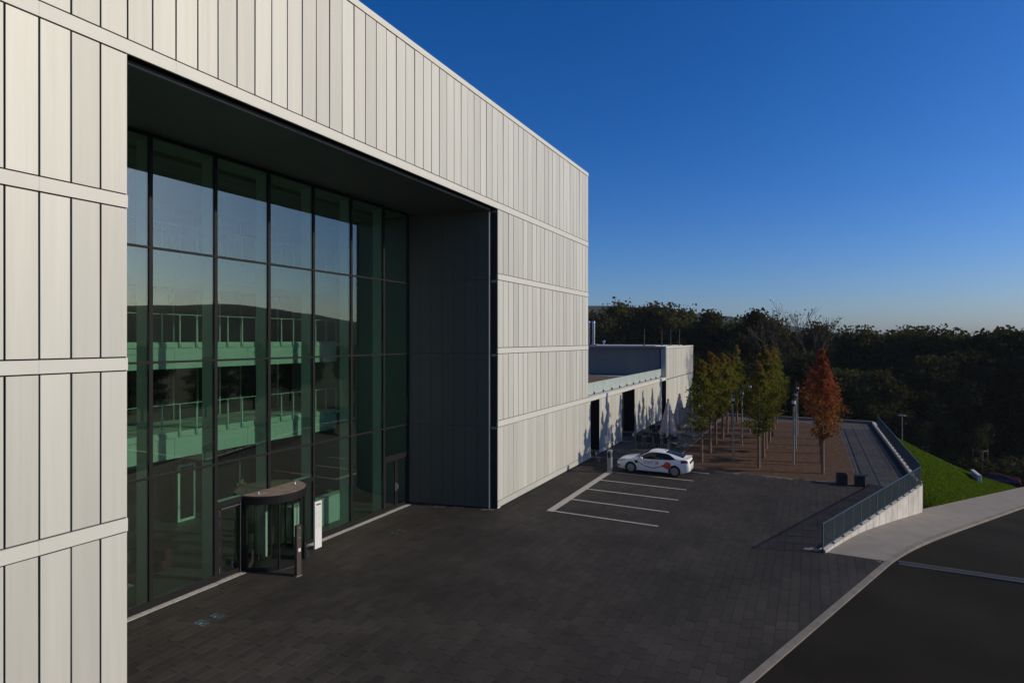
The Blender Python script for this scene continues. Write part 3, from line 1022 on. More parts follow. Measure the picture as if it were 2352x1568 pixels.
# ---------------- atrium interior
part(MB().box(-29.6, GX - 0.04, 7.75, 24.0, -0.5, 0.0), 'lobby_floor', M['floor_in'])
part(MB().box(-29.6, GX - 0.02, 7.75, 24.0, 14.62, 14.72), 'atrium_ceiling', M['ceil_in'])
part(MB().box(-26.9, -26.6, 7.75, 24.0, 0.0, 14.61), 'atrium_back_wall', M['wall_in'])
for x0 in (-19.9,):
    part(MB().box(x0 - 0.5, x0 + 0.5, 8.0, 23.8, 14.45, 14.615), 'ceiling_channel', M['side_in'])
AX = -22.7
for g_, zb in enumerate((3.57, 7.17, 10.77)):
    gl = thing('gallery', None, None)
    gl.parent = bld
    gl.matrix_parent_inverse = Matrix.Translation(-Vector(bld.location))
    def gp(m_, nm, ma):
        return m_.build(nm, ma, gl)
    gp(MB().box(-26.6, AX - 0.03, 7.76, 23.6, zb, zb + 1.0), 'floor_slab', M['white_in'])
    y = 7.8
    while y < 23.5:
        e = min(23.55, y + 3.4)
        gp(MB().box(AX - 0.03, AX, y + .006, e - .006, zb, zb + 0.56), 'fascia_panel', M['white_in'])
        gp(MB().box(AX - 0.03, AX, y + .006, e - .006, zb + 0.60, zb + 0.80), 'fascia_panel', M['white_in'])
        y = e
    gp(MB().box(AX - 0.10, AX - 0.035, 7.8, 23.55, zb + 1.001, zb + 1.06), 'edge_upstand', M['white_in'])
    for k in range(22):
        y = 7.9 + 0.725 * k - 0.53 + 0.9
        if y < 23.5:
            gp(MB().box(AX + 0.005, AX + 0.05, y - 0.02, y + 0.02, zb + 0.84, zb + 2.16), 'rail_post', M['fin'])
            gp(MB().box(AX + 0.001, AX + 0.03, y + 0.06, y + 0.60, zb + 0.83, zb + 0.99), 'edge_plate', M['white_in'])
    gp(MB().box(AX + 0.012, AX + 0.032, 7.8, 23.5, zb + 2.162, zb + 2.185), 'handrail', M['fin'])
    # glazed partitions behind
    for k in range(13):
        y = 8.6 + 1.2 * k
        gp(MB().box(-26.59, -26.5, y - 0.03, y + 0.03, zb + 1.01, zb + 3.55), 'partition_post', M['side_in'] if k % 3 else M['fin'])
        gp(MB().box(-26.575, -26.555, y + 0.032, y + 1.165, zb + 1.02, zb + 3.54), 'partition_pane', M['dark_glass'])
# columns on the gallery, screen posts and ground floor partitions
for k in range(9):
    y = 9.0 + 1.65 * k
    part(MB().box(-26.58, -26.50, y - 0.03, y + 0.03, 0.0, 3.5), 'partition_post', M['side_in'])
    part(MB().box(-26.575, -26.56, y + 0.035, y + 1.615, 0.0, 3.5), 'partition_pane', M['dark_glass'])
# white door frame inside the lobby
df = thing('inner_door', 'white framed glass door deep inside the lobby', 'door', (-25.7, 16.7, 0))
MB().box(-.05, .05, -.05, .05, 0, 2.6).build('door_frame', M['fin'], df)
MB().box(-.05, .05, .72, .80, 0, 2.6).build('door_frame', M['fin'], df)
MB().box(-.05, .05, .051, .719, 2.5, 2.6).build('door_frame', M['fin'], df)
MB().box(-.05, .05, .051, .719, 0, 0.10).build('door_frame', M['fin'], df)
MB().box(-.01, .01, .051, .719, 0.11, 2.49).build('door_pane', M['dark_glass'], df)

# reception desk
dk = thing('reception_desk', 'white reception desk in the lobby behind the totem sign', 'desk', (-19.45, 19.2, 0))
MB().box(-0.06, 0.0, -1.5, 1.5, 0.0, 1.18).build('front_panel', M['white_in'], dk)
MB().box(-1.0, -0.061, -1.5, -1.44, 0.0, 1.18).build('end_panel', M['white_in'], dk)
MB().box(-1.0, -0.061, 1.44, 1.5, 0.0, 1.18).build('end_panel', M['white_in'], dk)
MB().box(-0.42, 0.04, -1.54, 1.54, 1.181, 1.23).build('counter_top', M['white_in'], dk)
MB().box(-1.0, -0.43, -1.43, 1.43, 0.72, 0.76).build('work_top', M['fin'], dk)
# sofa
so = thing('lobby_sofa', 'dark red lobby sofa close to the glass', 'sofa', (-20.9, 12.1, 0), 0.12)
sm = MB().box(-0.45, 0.45, -0.9, 0.9, 0.12, 0.44).mesh('seat', M['sofa']); bm_bevel(sm, 0.05, 2); put('seat', sm, so)
sm = MB().box(-0.46, 0.46, 0.72, 0.98, 0.10, 0.80).mesh('arm', M['sofa']); bm_bevel(sm, 0.07, 3); put('arm', sm, so)
sm = MB().box(-0.46, 0.46, -0.98, -0.72, 0.10, 0.80).mesh('arm', M['sofa']); bm_bevel(sm, 0.07, 3); put('arm', sm, so)
sm = MB().box(-0.70, -0.46, -0.98, 0.98, 0.10, 0.88).mesh('back', M['sofa_side']); bm_bevel(sm, 0.06, 3); put('back', sm, so)

# ================================================================ LOW WING AND END BLOCK
wg = thing('low_wing', 'single-storey pale clad wing with planted roof and glass balustrade', 'building')
def pw(m_, nm, ma, p=wg):
    return m_.build(nm, ma, p)
segs = [(40.73, 46.48), (50.33, 60.76)]
for a, b in segs:
    n = round((b - a) / 0.56)
    row_panels([a + (b - a) * i / n for i in range(n + 1)], 0.385, 4.0, wg, gap=0.007, tilt=0.005)
    row_panels([a + (b - a) * i / 3 for i in range(4)], 0.06, 0.36, wg, gap=0.003, tilt=0.001)
    pw(MB().box(FX - 0.4, FX - 0.06, a + .02, b - .02, -0.3, 4.0), 'wall', M['backing'])
    pw(MB().box(FX - 1.2, FX - 0.02, a - 0.03, a - .001, 0.0, 4.0), 'reveal', M['frame'])
    pw(MB().box(FX - 1.2, FX - 0.02, b + .001, b + 0.03, 0.0, 4.0), 'reveal', M['frame'])
y = 38.86
while y < 62.7:
    e = min(62.79, y + 2.14)
    pw(MB().box(FX - 0.45, FX + 0.012, y + .002, e - .002, 4.03, 4.32), 'band', M['band'])
    y = e
for a, b, npan in ((38.86, 40.69, 2), (46.52, 50.29, 4), (60.8, 62.78, 2)):
    for k in range(npan):
        w = (b - a) / npan
        pw(MB().box(FX - 0.92, FX - 0.90, a + k * w + .03, a + (k + 1) * w - .03, 0.05, 2.6), 'window_pane', M['dark_glass'])
        pw(MB().box(FX - 0.92, FX - 0.90, a + k * w + .03, a + (k + 1) * w - .03, 2.68, 4.0), 'window_pane', M['dark_glass'])
        pw(MB().box(FX - 0.95, FX - 0.86, a + k * w - .028, a + k * w + .028, 0.0, 4.0), 'window_frame', M['frame'])
    pw(MB().box(FX - 0.95, FX - 0.87, a + .03, b - .03, 2.61, 2.67), 'window_frame', M['frame'])
    pw(MB().box(FX - 1.2, FX - 0.96, a, b, -0.2, 4.0), 'wall', M['backing'])
    pw(MB().box(FX - 0.85, FX + 0.02, b - 0.9, b - 0.05, -0.02, 0.30), 'plinth_step', M['panel_shade_grey'])
pw(MB().box(-32, FX - 0.46, 38.3, 62.9, 3.9, 4.30), 'roof_slab', M['zinc'])
pw(MB().box(-32, -14.7, 38.32, 60.2, 4.301, 4.42), 'planted_roof', M['sedum'])
pw(MB().box(-32, -14.7, 60.21, 62.9, 4.301, 4.44), 'pebble_strip', M['pebble'])
pw(MB().box(-14.69, -14.17, 38.32, 62.5, 4.301, 4.33), 'roof_gutter', M['zinc'])
y = 38.74
while y < 62.4:
    e = y + 2.14
    pw(MB().box(-14.215, -14.195, y + .01, min(e, 62.75) - .01, 4.36, 5.2), 'balustrade_pane', M['rail_glass'])
    pw(MB().box(-14.19, -14.10, y - .04, y + .04, 4.331, 4.50), 'balustrade_clamp', M['black'])
    y = e
pw(MB().box(-14.21, -14.18, 38.75, 62.72, 5.201, 5.225), 'balustrade_rail', M['zinc'])

bk = thing('end_block', 'two-storey pale clad block at the far end of the wing', 'building')
def pb(m_, nm, ma):
    return m_.build(nm, ma, bk)
jb = [62.82]
rb = random.Random(2)
while jb[-1] < 78.5:
    jb.append(min(78.9, jb[-1] + rb.choice((0.28, 0.42, 0.56, 0.56, 0.7))))
jb[-1] = 78.9
row_panels(jb, 4.10, 7.36, bk, gap=0.016, tilt=0.008)
row_panels(jb, 0.385, 4.02, bk, gap=0.006, tilt=0.006)
row_panels([62.82 + 16.08 * i / 6 for i in range(7)], 0.06, 0.36, bk, gap=0.003, tilt=0.001)
pb(MB().box(FX - 0.4, FX - 0.06, 63.0, 78.88, -0.3, 7.4), 'wall', M['backing'])
pb(MB().box(-34, FX - 0.41, 78.5, 78.86, -6.5, 7.4), 'wall', M['panel_shade_grey'])
pb(MB().box(-34, -14.5, 63.05, 63.3, 3.5, 7.38), 'wall', M['backing'])
for i in range(14):
    x1 = -14.42 - 1.2 * i
    o = pb(MB().box(x1 - 1.194, x1 - 0.006, 63.0, 63.03, 4.52, 7.36), 'side_panel', M['panel_shade_mid'])
pb(MB().box(-14.25, FX - 0.065, 62.78, 63.02, 4.335, 7.36), 'corner_pilaster', M['panel'])
pb(MB().box(-34, FX - 0.30, 62.95, 78.9, 7.39, 7.58), 'roof_slab', M['zinc'])
for a in (62.76, 68.2, 73.6):
    pb(MB().box(FX - 0.29, FX + 0.015, a, min(a + 5.39, 78.92), 7.40, 7.62), 'parapet_cap', M['band'])
pb(MB().box(-34, FX - 0.30, 62.7, 62.94, 7.40, 7.62), 'parapet_cap', M['zinc'])
pb(MB().box(-34, -15.0, 63.5, 78.4, 7.581, 7.66), 'roof_membrane', M['pebble'])
# roof things
for i, x in enumerate((-22.93, -23.55)):
    ch = thing('flue_pipe', ('right' if i == 0 else 'left') + ' one of two stainless flue pipes on the end block roof', 'chimney', (x, 66, 7.66), group='stainless flues')
    MB().tube((0, 0, 0), (0, 0, 2.7), 0.17, seg=14).build('pipe', M['chrome'], ch, smooth=False)
    for z in (0.9, 1.9):
        MB().tube((0, 0, z), (0, 0, z + 0.07), 0.19, seg=14).build('joint_collar', M['chrome'], ch)
    MB().lathe([(0.17, 2.7), (0.21, 2.72), (0.18, 2.85), (0.06, 2.95)], 14).build('rain_cap', M['chrome'], ch)
    MB().box(-0.4, 0.4, -0.4, 0.4, 0.0, 0.16).build('base_plinth', M['zinc'], ch)
vt = thing('roof_vent', 'small mushroom-topped vent beside the flues on the end block', 'vent', (-21.65, 66, 7.66))
MB().tube((0, 0, 0), (0, 0, 0.40), 0.09, seg=12).build('stack', M['chrome'], vt)
MB().lathe([(0.18, 0.38), (0.19, 0.46), (0.12, 0.6), (0.02, 0.66)], 12).build('cowl', M['chrome'], vt)
for i, (x, w_) in enumerate(((-16.85, 'first'), (-15.31, 'second'), (-14.72, 'third'), (-14.1, 'fourth'))):
    lr = thing('lightning_rod', w_ + ' thin lightning rod from the flues on the end block roof', 'lightning rod', (x, 66 + 2 * i, 7.66), group='lightning rods')
    MB().lathe([(0.16, 0), (0.16, 0.09), (0.02, 0.10)], 10).build('foot', M['kerb'], lr)
    MB().tube((0, 0, 0.1), (0, 0, 1.95), 0.02, 0.012, 6).build('rod', M['zinc'], lr)

# ================================================================ RETAINING WALL, RAILINGS
rw = thing('retaining_wall', 'pale board-marked concrete retaining wall beside the sloping pavement', 'wall')
wl = (WB - WA).length
wd = (WB - WA) / wl
wnrm = Vector((wd.y, -wd.x))
NPW = 15
for i in range(NPW):
    a, b = wl * i / NPW + 0.022, wl * (i + 1) / NPW - 0.022
    pa, pb_ = WA + wd * a, WA + wd * b
    oa, ob = pa + wnrm * 0.02, pb_ + wnrm * 0.02
    ia, ib = pa - wnrm * 0.22, pb_ - wnrm * 0.22
    za = zr(oa.y) - 0.6
    zt = 0.10
    MB().prism([(ia.x, ia.y, za), (oa.x, oa.y, za), (ob.x, ob.y, za - .15), (ib.x, ib.y, za - .15)],
               [(ia.x, ia.y, zt), (oa.x, oa.y, zt), (ob.x, ob.y, zt), (ib.x, ib.y, zt)]).build('concrete_panel', M['wallc'], rw)
ea = WB + wnrm * 0.02
MB().prism([(5.42, 39.95, -3), (ea.x + .03, 39.93, -3), (5.72, 40.3, -3), (5.42, 40.3, -3)], [(5.42, 39.95, .095), (ea.x + .03, 39.93, .095), (5.72, 40.3, .095), (5.42, 40.3, .095)]).build('corner_pier', M['wallc'], rw)
core = [WA + wd * 0.02 - wnrm * 0.06, WB - wd * 0.02 - wnrm * 0.06, WB - wd * .02 - wnrm * 0.20, WA + wd * .02 - wnrm * 0.20]
MB().prism([(p.x, p.y, -3) for p in core], [(p.x, p.y, 0.085) for p in core]).build('wall_core', M['bed'], rw)
ew = thing('terrace_edge_wall', 'low pale concrete upstand along the lawn side of the terrace', 'wall')
for i in range(18):
    y0 = 40.32 + 1.5 * i
    MB().box(5.42, 5.70, y0 + .006, min(y0 + 1.494, 67.3), -1.2, 0.22).build('concrete_panel', M['wallc'], ew)
nw = thing('terrace_end_wall', 'low dark kerb wall closing the far end of the terrace', 'wall')
for i in range(8):
    x0 = -13.6 + 2.4 * i
    MB().box(x0 + .006, min(x0 + 2.394, 5.69), 67.32, 67.6, -1.2, 0.28).build('concrete_panel', M['kerb'], nw)

def railing(root, A, B, zt0, post_step, h=1.05, bar_step=0.115):
    L = (B - A).length
    d = (B - A) / L
    n = max(1, round(L / post_step))
    for i in range(n + 1):
        p = A + d * (L * i / n)
        MB().bar((p.x, p.y, zt0 - 0.04), (p.x, p.y, zt0 + h), 0.045, 0.045, (d.x, d.y, 0)).build('post', M['steel_green'], root)
        MB().box(p.x - .06, p.x + .06, p.y - .06, p.y + .06, zt0 - 0.03, zt0 + 0.03).build('foot_plate', M['steel_green'], root)
    for i in range(n):
        p, q = A + d * (L * i / n + .03), A + d * (L * (i + 1) / n - .03)
        MB().bar((p.x, p.y, zt0 + h - 0.02), (q.x, q.y, zt0 + h - 0.02), 0.05, 0.03).build('top_rail', M['steel_green'], root)
        MB().bar((p.x, p.y, zt0 + 0.10), (q.x, q.y, zt0 + 0.10), 0.04, 0.03).build('bottom_rail', M['steel_green'], root)
        f = MB()
        m = max(2, int((q - p).length / bar_step))
        for k in range(m):
            r = p + (q - p) * ((k + .5) / m)
            f.bar((r.x, r.y, zt0 + .115), (r.x, r.y, zt0 + h - .035), 0.016, 0.030, (d.x, d.y, 0))
        f.build('bar_infill', M['steel_green'], root)
r1 = thing('railing', 'blue-grey steel bar railing on top of the pale retaining wall', 'railing')
railing(r1, WA - wnrm * 0.08, WB - wnrm * 0.08, 0.10, 1.2)
r2 = thing('railing', 'blue-grey steel bar railing along the lawn edge of the terrace', 'railing')
railing(r2, Vector((5.56, 40.3)), Vector((5.56, 63.6)), 0.22, 1.23)

# ================================================================ SMALL OBJECTS ON THE PLAZA
# totem sign
tt = thing('totem_sign', 'tall white totem sign beside the revolving door', 'sign', (-17.52, 17.2, 0))
sm = MB().box(-0.075, 0, -0.2, 0.17, 0, 1.87).mesh('slab', M['white']); bm_bevel(sm, 0.006); put('slab', sm, tt)
rt = random.Random(5)
hd = MB()
yy = -0.12
for w in (0.028, 0.012, 0.03, 0.022, 0.022, 0.026, 0.02, 0.012, 0.022):
    hd.box(0.001, 0.004, yy, yy + w, 1.72, 1.72 + (0.075 if w > .025 else 0.052))
    yy += w + 0.006
hd.build('heading_print', M['ink'], tt)
tx = MB(); mk = MB(); mk2 = MB()
for i in range(24):
    z = 1.62 - 0.035 * i
    if i in (2, 9, 17): continue
    yy = -0.06
    end = yy + rt.uniform(0.1, 0.2)
    while yy < end:
        w = rt.uniform(0.012, 0.035)
        tx.box(0.001, 0.0035, yy, yy + w, z, z + 0.011)
        yy += w + 0.008
    (mk if 8 < i < 16 else mk2).box(0.001, 0.0035, -0.155, -0.125, z, z + 0.012)
tx.build('small_print', M['ink_grey'], tt); mk.build('red_marks', M['red'], tt); mk2.build('dark_marks', M['ink'], tt)
# intercom post
ip = thing('intercom_post', 'slim brown metal intercom post in front of the revolving door', 'intercom', (-16.12, 14.85, 0), -0.2)
sm = MB().box(-0.075, 0.075, -0.09, 0.09, 0, 1.78).mesh('column', M['bronze']); bm_bevel(sm, 0.006); put('column', sm, ip)
MB().box(-0.10, 0.10, -0.12, 0.12, 0.0, 0.012).build('base_plate', M['zinc'], ip)
MB().box(0.076, 0.081, -0.03, 0.06, 0.86, 0.98).build('card_reader', M['white'], ip)
MB().box(0.076, 0.083, -0.05, 0.06, 1.33, 1.36).build('key_slot', M['chrome'], ip)
MB().lathe([(0.035, 0.0), (0.035, 0.012), (0.0, 0.014)], 12).build('camera_eye', M['chrome'], ip).location = (0.076, 0.02, 1.66)
for o in ip.children:
    if o.name.startswith('camera_eye'):
        o.rotation_euler = (0, PI / 2, 0)
# recessed ground spotlights
for i, (x, y, lb) in enumerate(((-15.93, 11.07, 'nearest of the recessed paving spotlights below the glass front'), (-15.93, 11.56, 'recessed paving spotlight just beyond the nearest one'),
                                (-15.93, 19.96, 'recessed paving spotlight nearer one of the far pair'), (-15.93, 20.42, 'farthest of the recessed paving spotlights'))):
    gl = thing('ground_spotlight', lb, 'spotlight', (x, y, 0), group='recessed spotlights in the paving')
    f = MB()
    for a, b, c, d in ((-.19, .19, -.13, -.118), (-.19, .19, .118, .13), (-.19, -.178, -.117, .117), (.178, .19, -.117, .117)):
        f.box(a, b, c, d, -0.01, 0.010)
    f.build('frame', M['chrome'], gl)
    MB().box(-.177, .177, -.117, .117, -0.006, 0.006).build('cover_glass', M['cover'], gl)
    MB().lathe([(0.075, 0.0065), (0.06, 0.013), (0.03, 0.018), (0.0, 0.019)], 14, 0.03, -0.03).build('reflector', M['chrome'], gl)

# charging post
cp = thing('charging_post', 'grey electric charging post at the nose of the white car', 'charging post', (-11.2, 35.32, 0), 0.0)
sm = MB().box(-0.13, 0.13, -0.16, 0.16, 0, 1.42).mesh('column', M['zinc']); bm_bevel(sm, 0.05, 3); put('column', sm, cp)
MB().box(-0.10, 0.10, -0.168, -0.161, 0.95, 1.30).build('display_panel', M['black'], cp)
MB().box(0.131, 0.137, -0.09, 0.09, 0.98, 1.28).build('socket_panel', M['black'], cp)
MB().box(-0.17, 0.17, -0.2, 0.2, 0, 0.02).build('base_plate', M['zinc'], cp)
cc = thing('charging_cable', 'thin black charging cable looping from the post to the car', 'cable', (-11.2, 35.32, 0))
pts = []
P0, P1 = Vector((0.15, 0.0, 0.62)), Vector((0.85, 0.62, 0.55))
for i in range(15):
    t = i / 14
    p = P0.lerp(P1, t); p.z -= 0.52 * math.sin(PI * t) ** 0.8
    pts.append(p)
f = MB()
for a, b in zip(pts[:-1], pts[1:]):
    f.tube(a, b, 0.012, seg=6)
f.build('cable', M['black'], cc)

# planter boxes / bins
for i, (x, y, lb) in enumerate(((1.62, 38.75, 'left one of two black square waste bins beside the gravel'), (2.5, 38.6, 'right one of two black waste bins, its lid tilted up'))):
    bn = thing('waste_bin', lb, 'bin', (x, y, 0), 0.08, group='black bins')
    w = 0.27 if i == 0 else 0.24
    f = MB()
    f.box(-w, w, -w, -w + .03, 0.02, 0.58).box(-w, w, w - .03, w, 0.02, 0.58).box(-w, -w + .03, -w + .031, w - .031, 0.02, 0.58).box(w - .03, w, -w + .031, w - .031, 0.02, 0.58)
    f.build('body', M['black'], bn)
    MB().box(-w + .031, w - .031, -w + .031, w - .031, 0.02, 0.40).build('liner', M['black'], bn)
    MB().box(-w + .03, w - .03, -w + .03, w - .03, 0.0, 0.019).build('foot', M['frame'], bn)
    if i:
        MB().prism([(-w, -w, .582), (w, -w, .60), (w, w, .60), (-w, w, .582)], [(-w, -w, .60), (w + .22, -w, .66), (w + .22, w, .66), (-w, w, .60)]).build('lid', M['black'], bn)

# lamp posts
def lamp_post(x, y, lb):
    lp = thing('lamp_post', lb, 'lamp post', (x, y, 0), group='slim glass-topped lamp posts in the gravel')
    MB().tube((0, 0, 0), (0, 0, 3.95), 0.055, seg=12).build('pole', M['zinc'], lp, smooth=False)
    MB().tube((0, 0, 3.90), (0, 0, 4.07), 0.115, seg=14).build('collar', M['black'], lp)
    MB().tube((0, 0, 4.071), (0, 0, 4.27), 0.12, seg=14).build('reflector', M['white'], lp)
    MB().tube((0, 0, 4.271), (0, 0, 4.62), 0.115, seg=14).build('glass_cylinder', M['lens'], lp)
    MB().tube((0, 0, 4.28), (0, 0, 4.60), 0.035, seg=8).build('lamp_tube', M['black'], lp)
    MB().tube((0, 0, 4.621), (0, 0, 4.67), 0.12, seg=14).build('cap', M['black'], lp)
for x, side in ((-4.78, 'left'), (-0.98, 'right')):
    for y, w_ in zip((43.0, 49.0, 55.7), ('nearest', 'middle', 'farthest')):
        lamp_post(x, y, '%s lamp post with glass top in the %s lamp row between the trees' % (w_, side))

# parasols (closed)
def make_parasol():
    p = thing('closed_parasol', 'x', 'parasol', group='closed parasols on the terrace')
    MB().box(-0.5, 0.5, -0.5, 0.5, 0.0, 0.12).build('base_slab', M['kerb'], p)
    MB().tube((0, 0, 0.12), (0, 0, 3.7), 0.035, seg=10).build('pole', M['zinc'], p)
    prof = [(0.05, 3.92), (0.10, 3.7), (0.22, 3.1), (0.33, 2.5), (0.40, 2.05), (0.46, 1.75), (0.40, 1.62)]
    f = MB()
    seg = 32
    for k, (r, z) in enumerate(prof):
        amp = 0.05 + 0.05 * k
        for i in range(seg):
            a = 2 * PI * i / seg
            rr = r * (1 + amp * math.cos(8 * a) - 0.10 * (i % 2) * (k > 0))
            dz = 0
            if k >= 4:
                dz = -0.30 * max(0, math.cos(4 * a + 0.4)) * (k - 3) / 3
            f.v.append((rr * math.cos(a), rr * math.sin(a), z + dz))
    for k in range(len(prof) - 1):
        for i in range(seg):
            j = (i + 1) % seg
            f.f.append((k * seg + j, k * seg + i, (k + 1) * seg + i, (k + 1) * seg + j))
    f.f.append(tuple(range(seg)))
    f.build('canopy', M['fabric'], p)
    MB().lathe([(0.09, 3.88), (0.09, 3.95), (0.03, 3.97), (0.03, 4.0)], 12).build('finial', M['zinc'], p)
    MB().tube((0, 0, 1.15), (0, 0, 1.32), 0.05, seg=10).build('crank_housing', M['black'], p)
    return p
par0 = make_parasol()
PAR = ((-9.12, 42.5, 'closed pale parasol behind the white car, nearest of the row'), (-9.2, 47.0, 'second closed pale parasol from the white car'),
       (-9.25, 51.9, 'third closed parasol from the car, partly behind tree leaves'), (-9.25, 55.9, 'fourth closed parasol from the car, mostly hidden by trees'),
       (-9.2, 59.6, 'farthest closed parasol, hidden behind the trees'))
for i, (x, y, lb) in enumerate(PAR):
    p = par0 if i == 0 else copy_tree(par0)
    p.location = (x, y, 0)
    p.rotation_euler = (0, 0, 0.1 + 0.6 * i)
    p.scale = (1.06, 1.06, 1.025)
    p['label'] = lb

# terrace chairs and tables
def make_chair():
    c = thing('terrace_chair', 'x', 'chair', group='black terrace chairs')
    for sx in (-1, 1):
        MB().bar((0.25 * sx, -0.24, 0), (0.25 * sx, -0.27, 0.9), 0.03).build('leg', M['zinc'], c)
        MB().bar((0.25 * sx, 0.24, 0), (0.25 * sx, 0.24, 0.64), 0.03).build('leg', M['zinc'], c)
        MB().bar((0.25 * sx, -0.26, 0.65), (0.25 * sx, 0.26, 0.65), 0.05, 0.025).build('armrest', M['black'], c)
    MB().box(-0.23, 0.23, -0.24, 0.24, 0.42, 0.45).build('seat', M['black'], c)
    MB().prism([(-.233, -.255, .47), (.233, -.255, .47), (.233, -.23, .47), (-.233, -.23, .47)], [(-.233, -.295, .92), (.233, -.295, .92), (.233, -.27, .92), (-.233, -.27, .92)]).build('backrest', M['black'], c)
    return c
def make_table():
    t = thing('terrace_table', 'x', 'table', group='terrace tables')
    MB().box(-0.4, 0.4, -0.4, 0.4, 0.71, 0.74).build('table_top', M['kerb'], t)
    for sx in (-1, 1):
        for sy in (-1, 1):
            MB().bar((.34 * sx, .34 * sy, 0), (.34 * sx, .34 * sy, .709), 0.04).build('leg', M['zinc'], t)
    return t
ch0 = make_chair()
CH = []
for i, x in enumerate((-11.82, -11.02, -10.43, -9.73)):
    CH.append((x, 44.9, 0.0, '%s black chair from the wall in the front row behind the white car' % ('first', 'second', 'third', 'fourth')[i]))
for i, x in enumerate((-11.78, -11.15, -10.35, -9.5)):
    CH.append((x, 46.15, PI, '%s black chair from the wall on the far side of the front tables' % ('first', 'second', 'third', 'fourth')[i]))
for i, x in enumerate((-11.4, -10.68, -9.98)):
    CH.append((x, 46.75, 0.0, '%s black chair from the wall on the near side of the second table row' % ('first', 'second', 'third')[i]))
for i, x in enumerate((-11.5, -10.72, -10.02)):
    CH.append((x, 48.2, PI, '%s black chair from the wall on the far side of the second table row' % ('first', 'second', 'third')[i]))
CH += [(-8.75, 45.3, PI / 2 + .15, 'black chair standing sideways at the gravel edge behind the car'),
       (-9.3, 51.7, PI / 2, 'black chair standing sideways beside the third parasol'),
       (-11.7, 51.3, 0.0, 'black chair at the third table row, right one by the wall'), (-12.3, 50.9, 0.3, 'black chair at the third table row closest to the wall'),
       (-11.3, 53.0, PI, 'black chair on the far side of the third table row'), (-10.75, 56.3, 0.0, 'black chair at the far table behind the second parasol'),
       (-10.7, 57.7, PI, 'black chair on the far side of the far table'), (-12.9, 58.6, 0.2, 'black chair close to the wall near the far window')]
for i, (x, y, r, lb) in enumerate(CH):
    c = ch0 if i == 0 else copy_tree(ch0)
    c.location = (x, y, 0)
    c.rotation_euler = (0, 0, r)
    c['label'] = lb
t0 = make_table()
for i, (x, y, lb) in enumerate(((-11.42, 45.53, 'front row table nearest the wall behind the white car'), (-10.1, 45.53, 'front row table nearest the gravel behind the white car'),
                                (-11.05, 47.47, 'second row table nearest the wall'), (-10.0, 47.5, 'second row table nearest the gravel'),
                                (-11.5, 52.1, 'third row table between the second and third parasol'), (-10.75, 57.0, 'far table beside the fourth parasol'))):
    t = t0 if i == 0 else copy_tree(t0)
    t.location = (x, y, 0)
    t['label'] = lb

# small bollard lights on the paving in front of the wing
for i, (x, y, lb) in enumerate(((-12.9, 38.2, 'nearer small dark floor stud by the wall corner'), (-12.7, 40.2, 'farther small dark floor stud by the window'))):
    fs = thing('floor_stud', lb, 'floor stud', (x, y, 0))
    MB().lathe([(0.07, 0), (0.07, 0.05), (0.05, 0.09), (0.0, 0.10)], 10).build('dome', M['zinc'], fs)
    MB().lathe([(0.09, 0.0), (0.09, 0.012)], 10).build('flange', M['black'], fs)

# ================================================================ CAR
def catmull(keys, xs_):
    kx = [k[0] for k in keys]
    out = []
    for x in xs_:
        i = max(0, min(len(kx) - 2, sum(1 for k in kx if k <= x) - 1))
        x0, x1 = kx[i], kx[i + 1]
        t = (x - x0) / (x1 - x0)
        def tan(j):
            if j == 0: return (keys[1][1] - keys[0][1]) / (kx[1] - kx[0])
            if j == len(kx) - 1: return (keys[-1][1] - keys[-2][1]) / (kx[-1] - kx[-2])
            a = (keys[j][1] - keys[j - 1][1]) / (kx[j] - kx[j - 1])
            b = (keys[j + 1][1] - keys[j][1]) / (kx[j + 1] - kx[j])
            if a * b <= 0: return 0.0
            return 2 * a * b / (a + b)
        m0, m1 = tan(i) * (x1 - x0), tan(i + 1) * (x1 - x0)
        y0, y1 = keys[i][1], keys[i + 1][1]
        out.append((2 * t ** 3 - 3 * t ** 2 + 1) * y0 + (t ** 3 - 2 * t ** 2 + t) * m0 + (-2 * t ** 3 + 3 * t ** 2) * y1 + (t ** 3 - t ** 2) * m1)
    return out
# local car frame: nose at x=0, tail x=4.5, y half width, z up
K_top = [(0.0, 0.62), (0.12, 0.76), (0.35, 0.84), (0.8, 0.93), (1.2, 0.99), (1.35, 1.03), (1.75, 1.25), (2.1, 1.39), (2.45, 1.435), (2.85, 1.425), (3.2, 1.385), (3.7, 1.27), (4.1, 1.17), (4.30, 1.13), (4.42, 1.06), (4.5, 0.82)]
K_belt = [(0.0, 0.58), (0.12, 0.70), (0.35, 0.77), (0.8, 0.86), (1.2, 0.90), (1.6, 0.915), (2.4, 0.93), (3.3, 0.96), (3.9, 1.03), (4.30, 1.05), (4.42, 0.98), (4.5, 0.76)]
K_w = [(0.0, 0.58), (0.10, 0.72), (0.3, 0.82), (0.7, 0.88), (1.2, 0.893), (2.4, 0.893), (3.4, 0.893), (3.9, 0.875), (4.3, 0.82), (4.42, 0.77), (4.5, 0.70)]
K_wb = [(0.0, 0.54), (0.10, 0.67), (0.3, 0.77), (0.7, 0.83), (1.2, 0.845), (2.4, 0.84), (3.3, 0.83), (3.9, 0.79), (4.3, 0.74), (4.42, 0.70), (4.5, 0.62)]
K_wr = [(0.0, 0.46), (0.10, 0.58), (0.3, 0.68), (0.7, 0.73), (1.2, 0.74), (1.5, 0.68), (2.0, 0.585), (2.5, 0.565), (3.0, 0.56), (3.5, 0.56), (4.0, 0.60), (4.3, 0.64), (4.5, 0.54)]
K_zb = [(0.0, 0.30), (0.15, 0.20), (0.6, 0.17), (2.0, 0.16), (3.8, 0.18), (4.2, 0.24), (4.5, 0.36)]
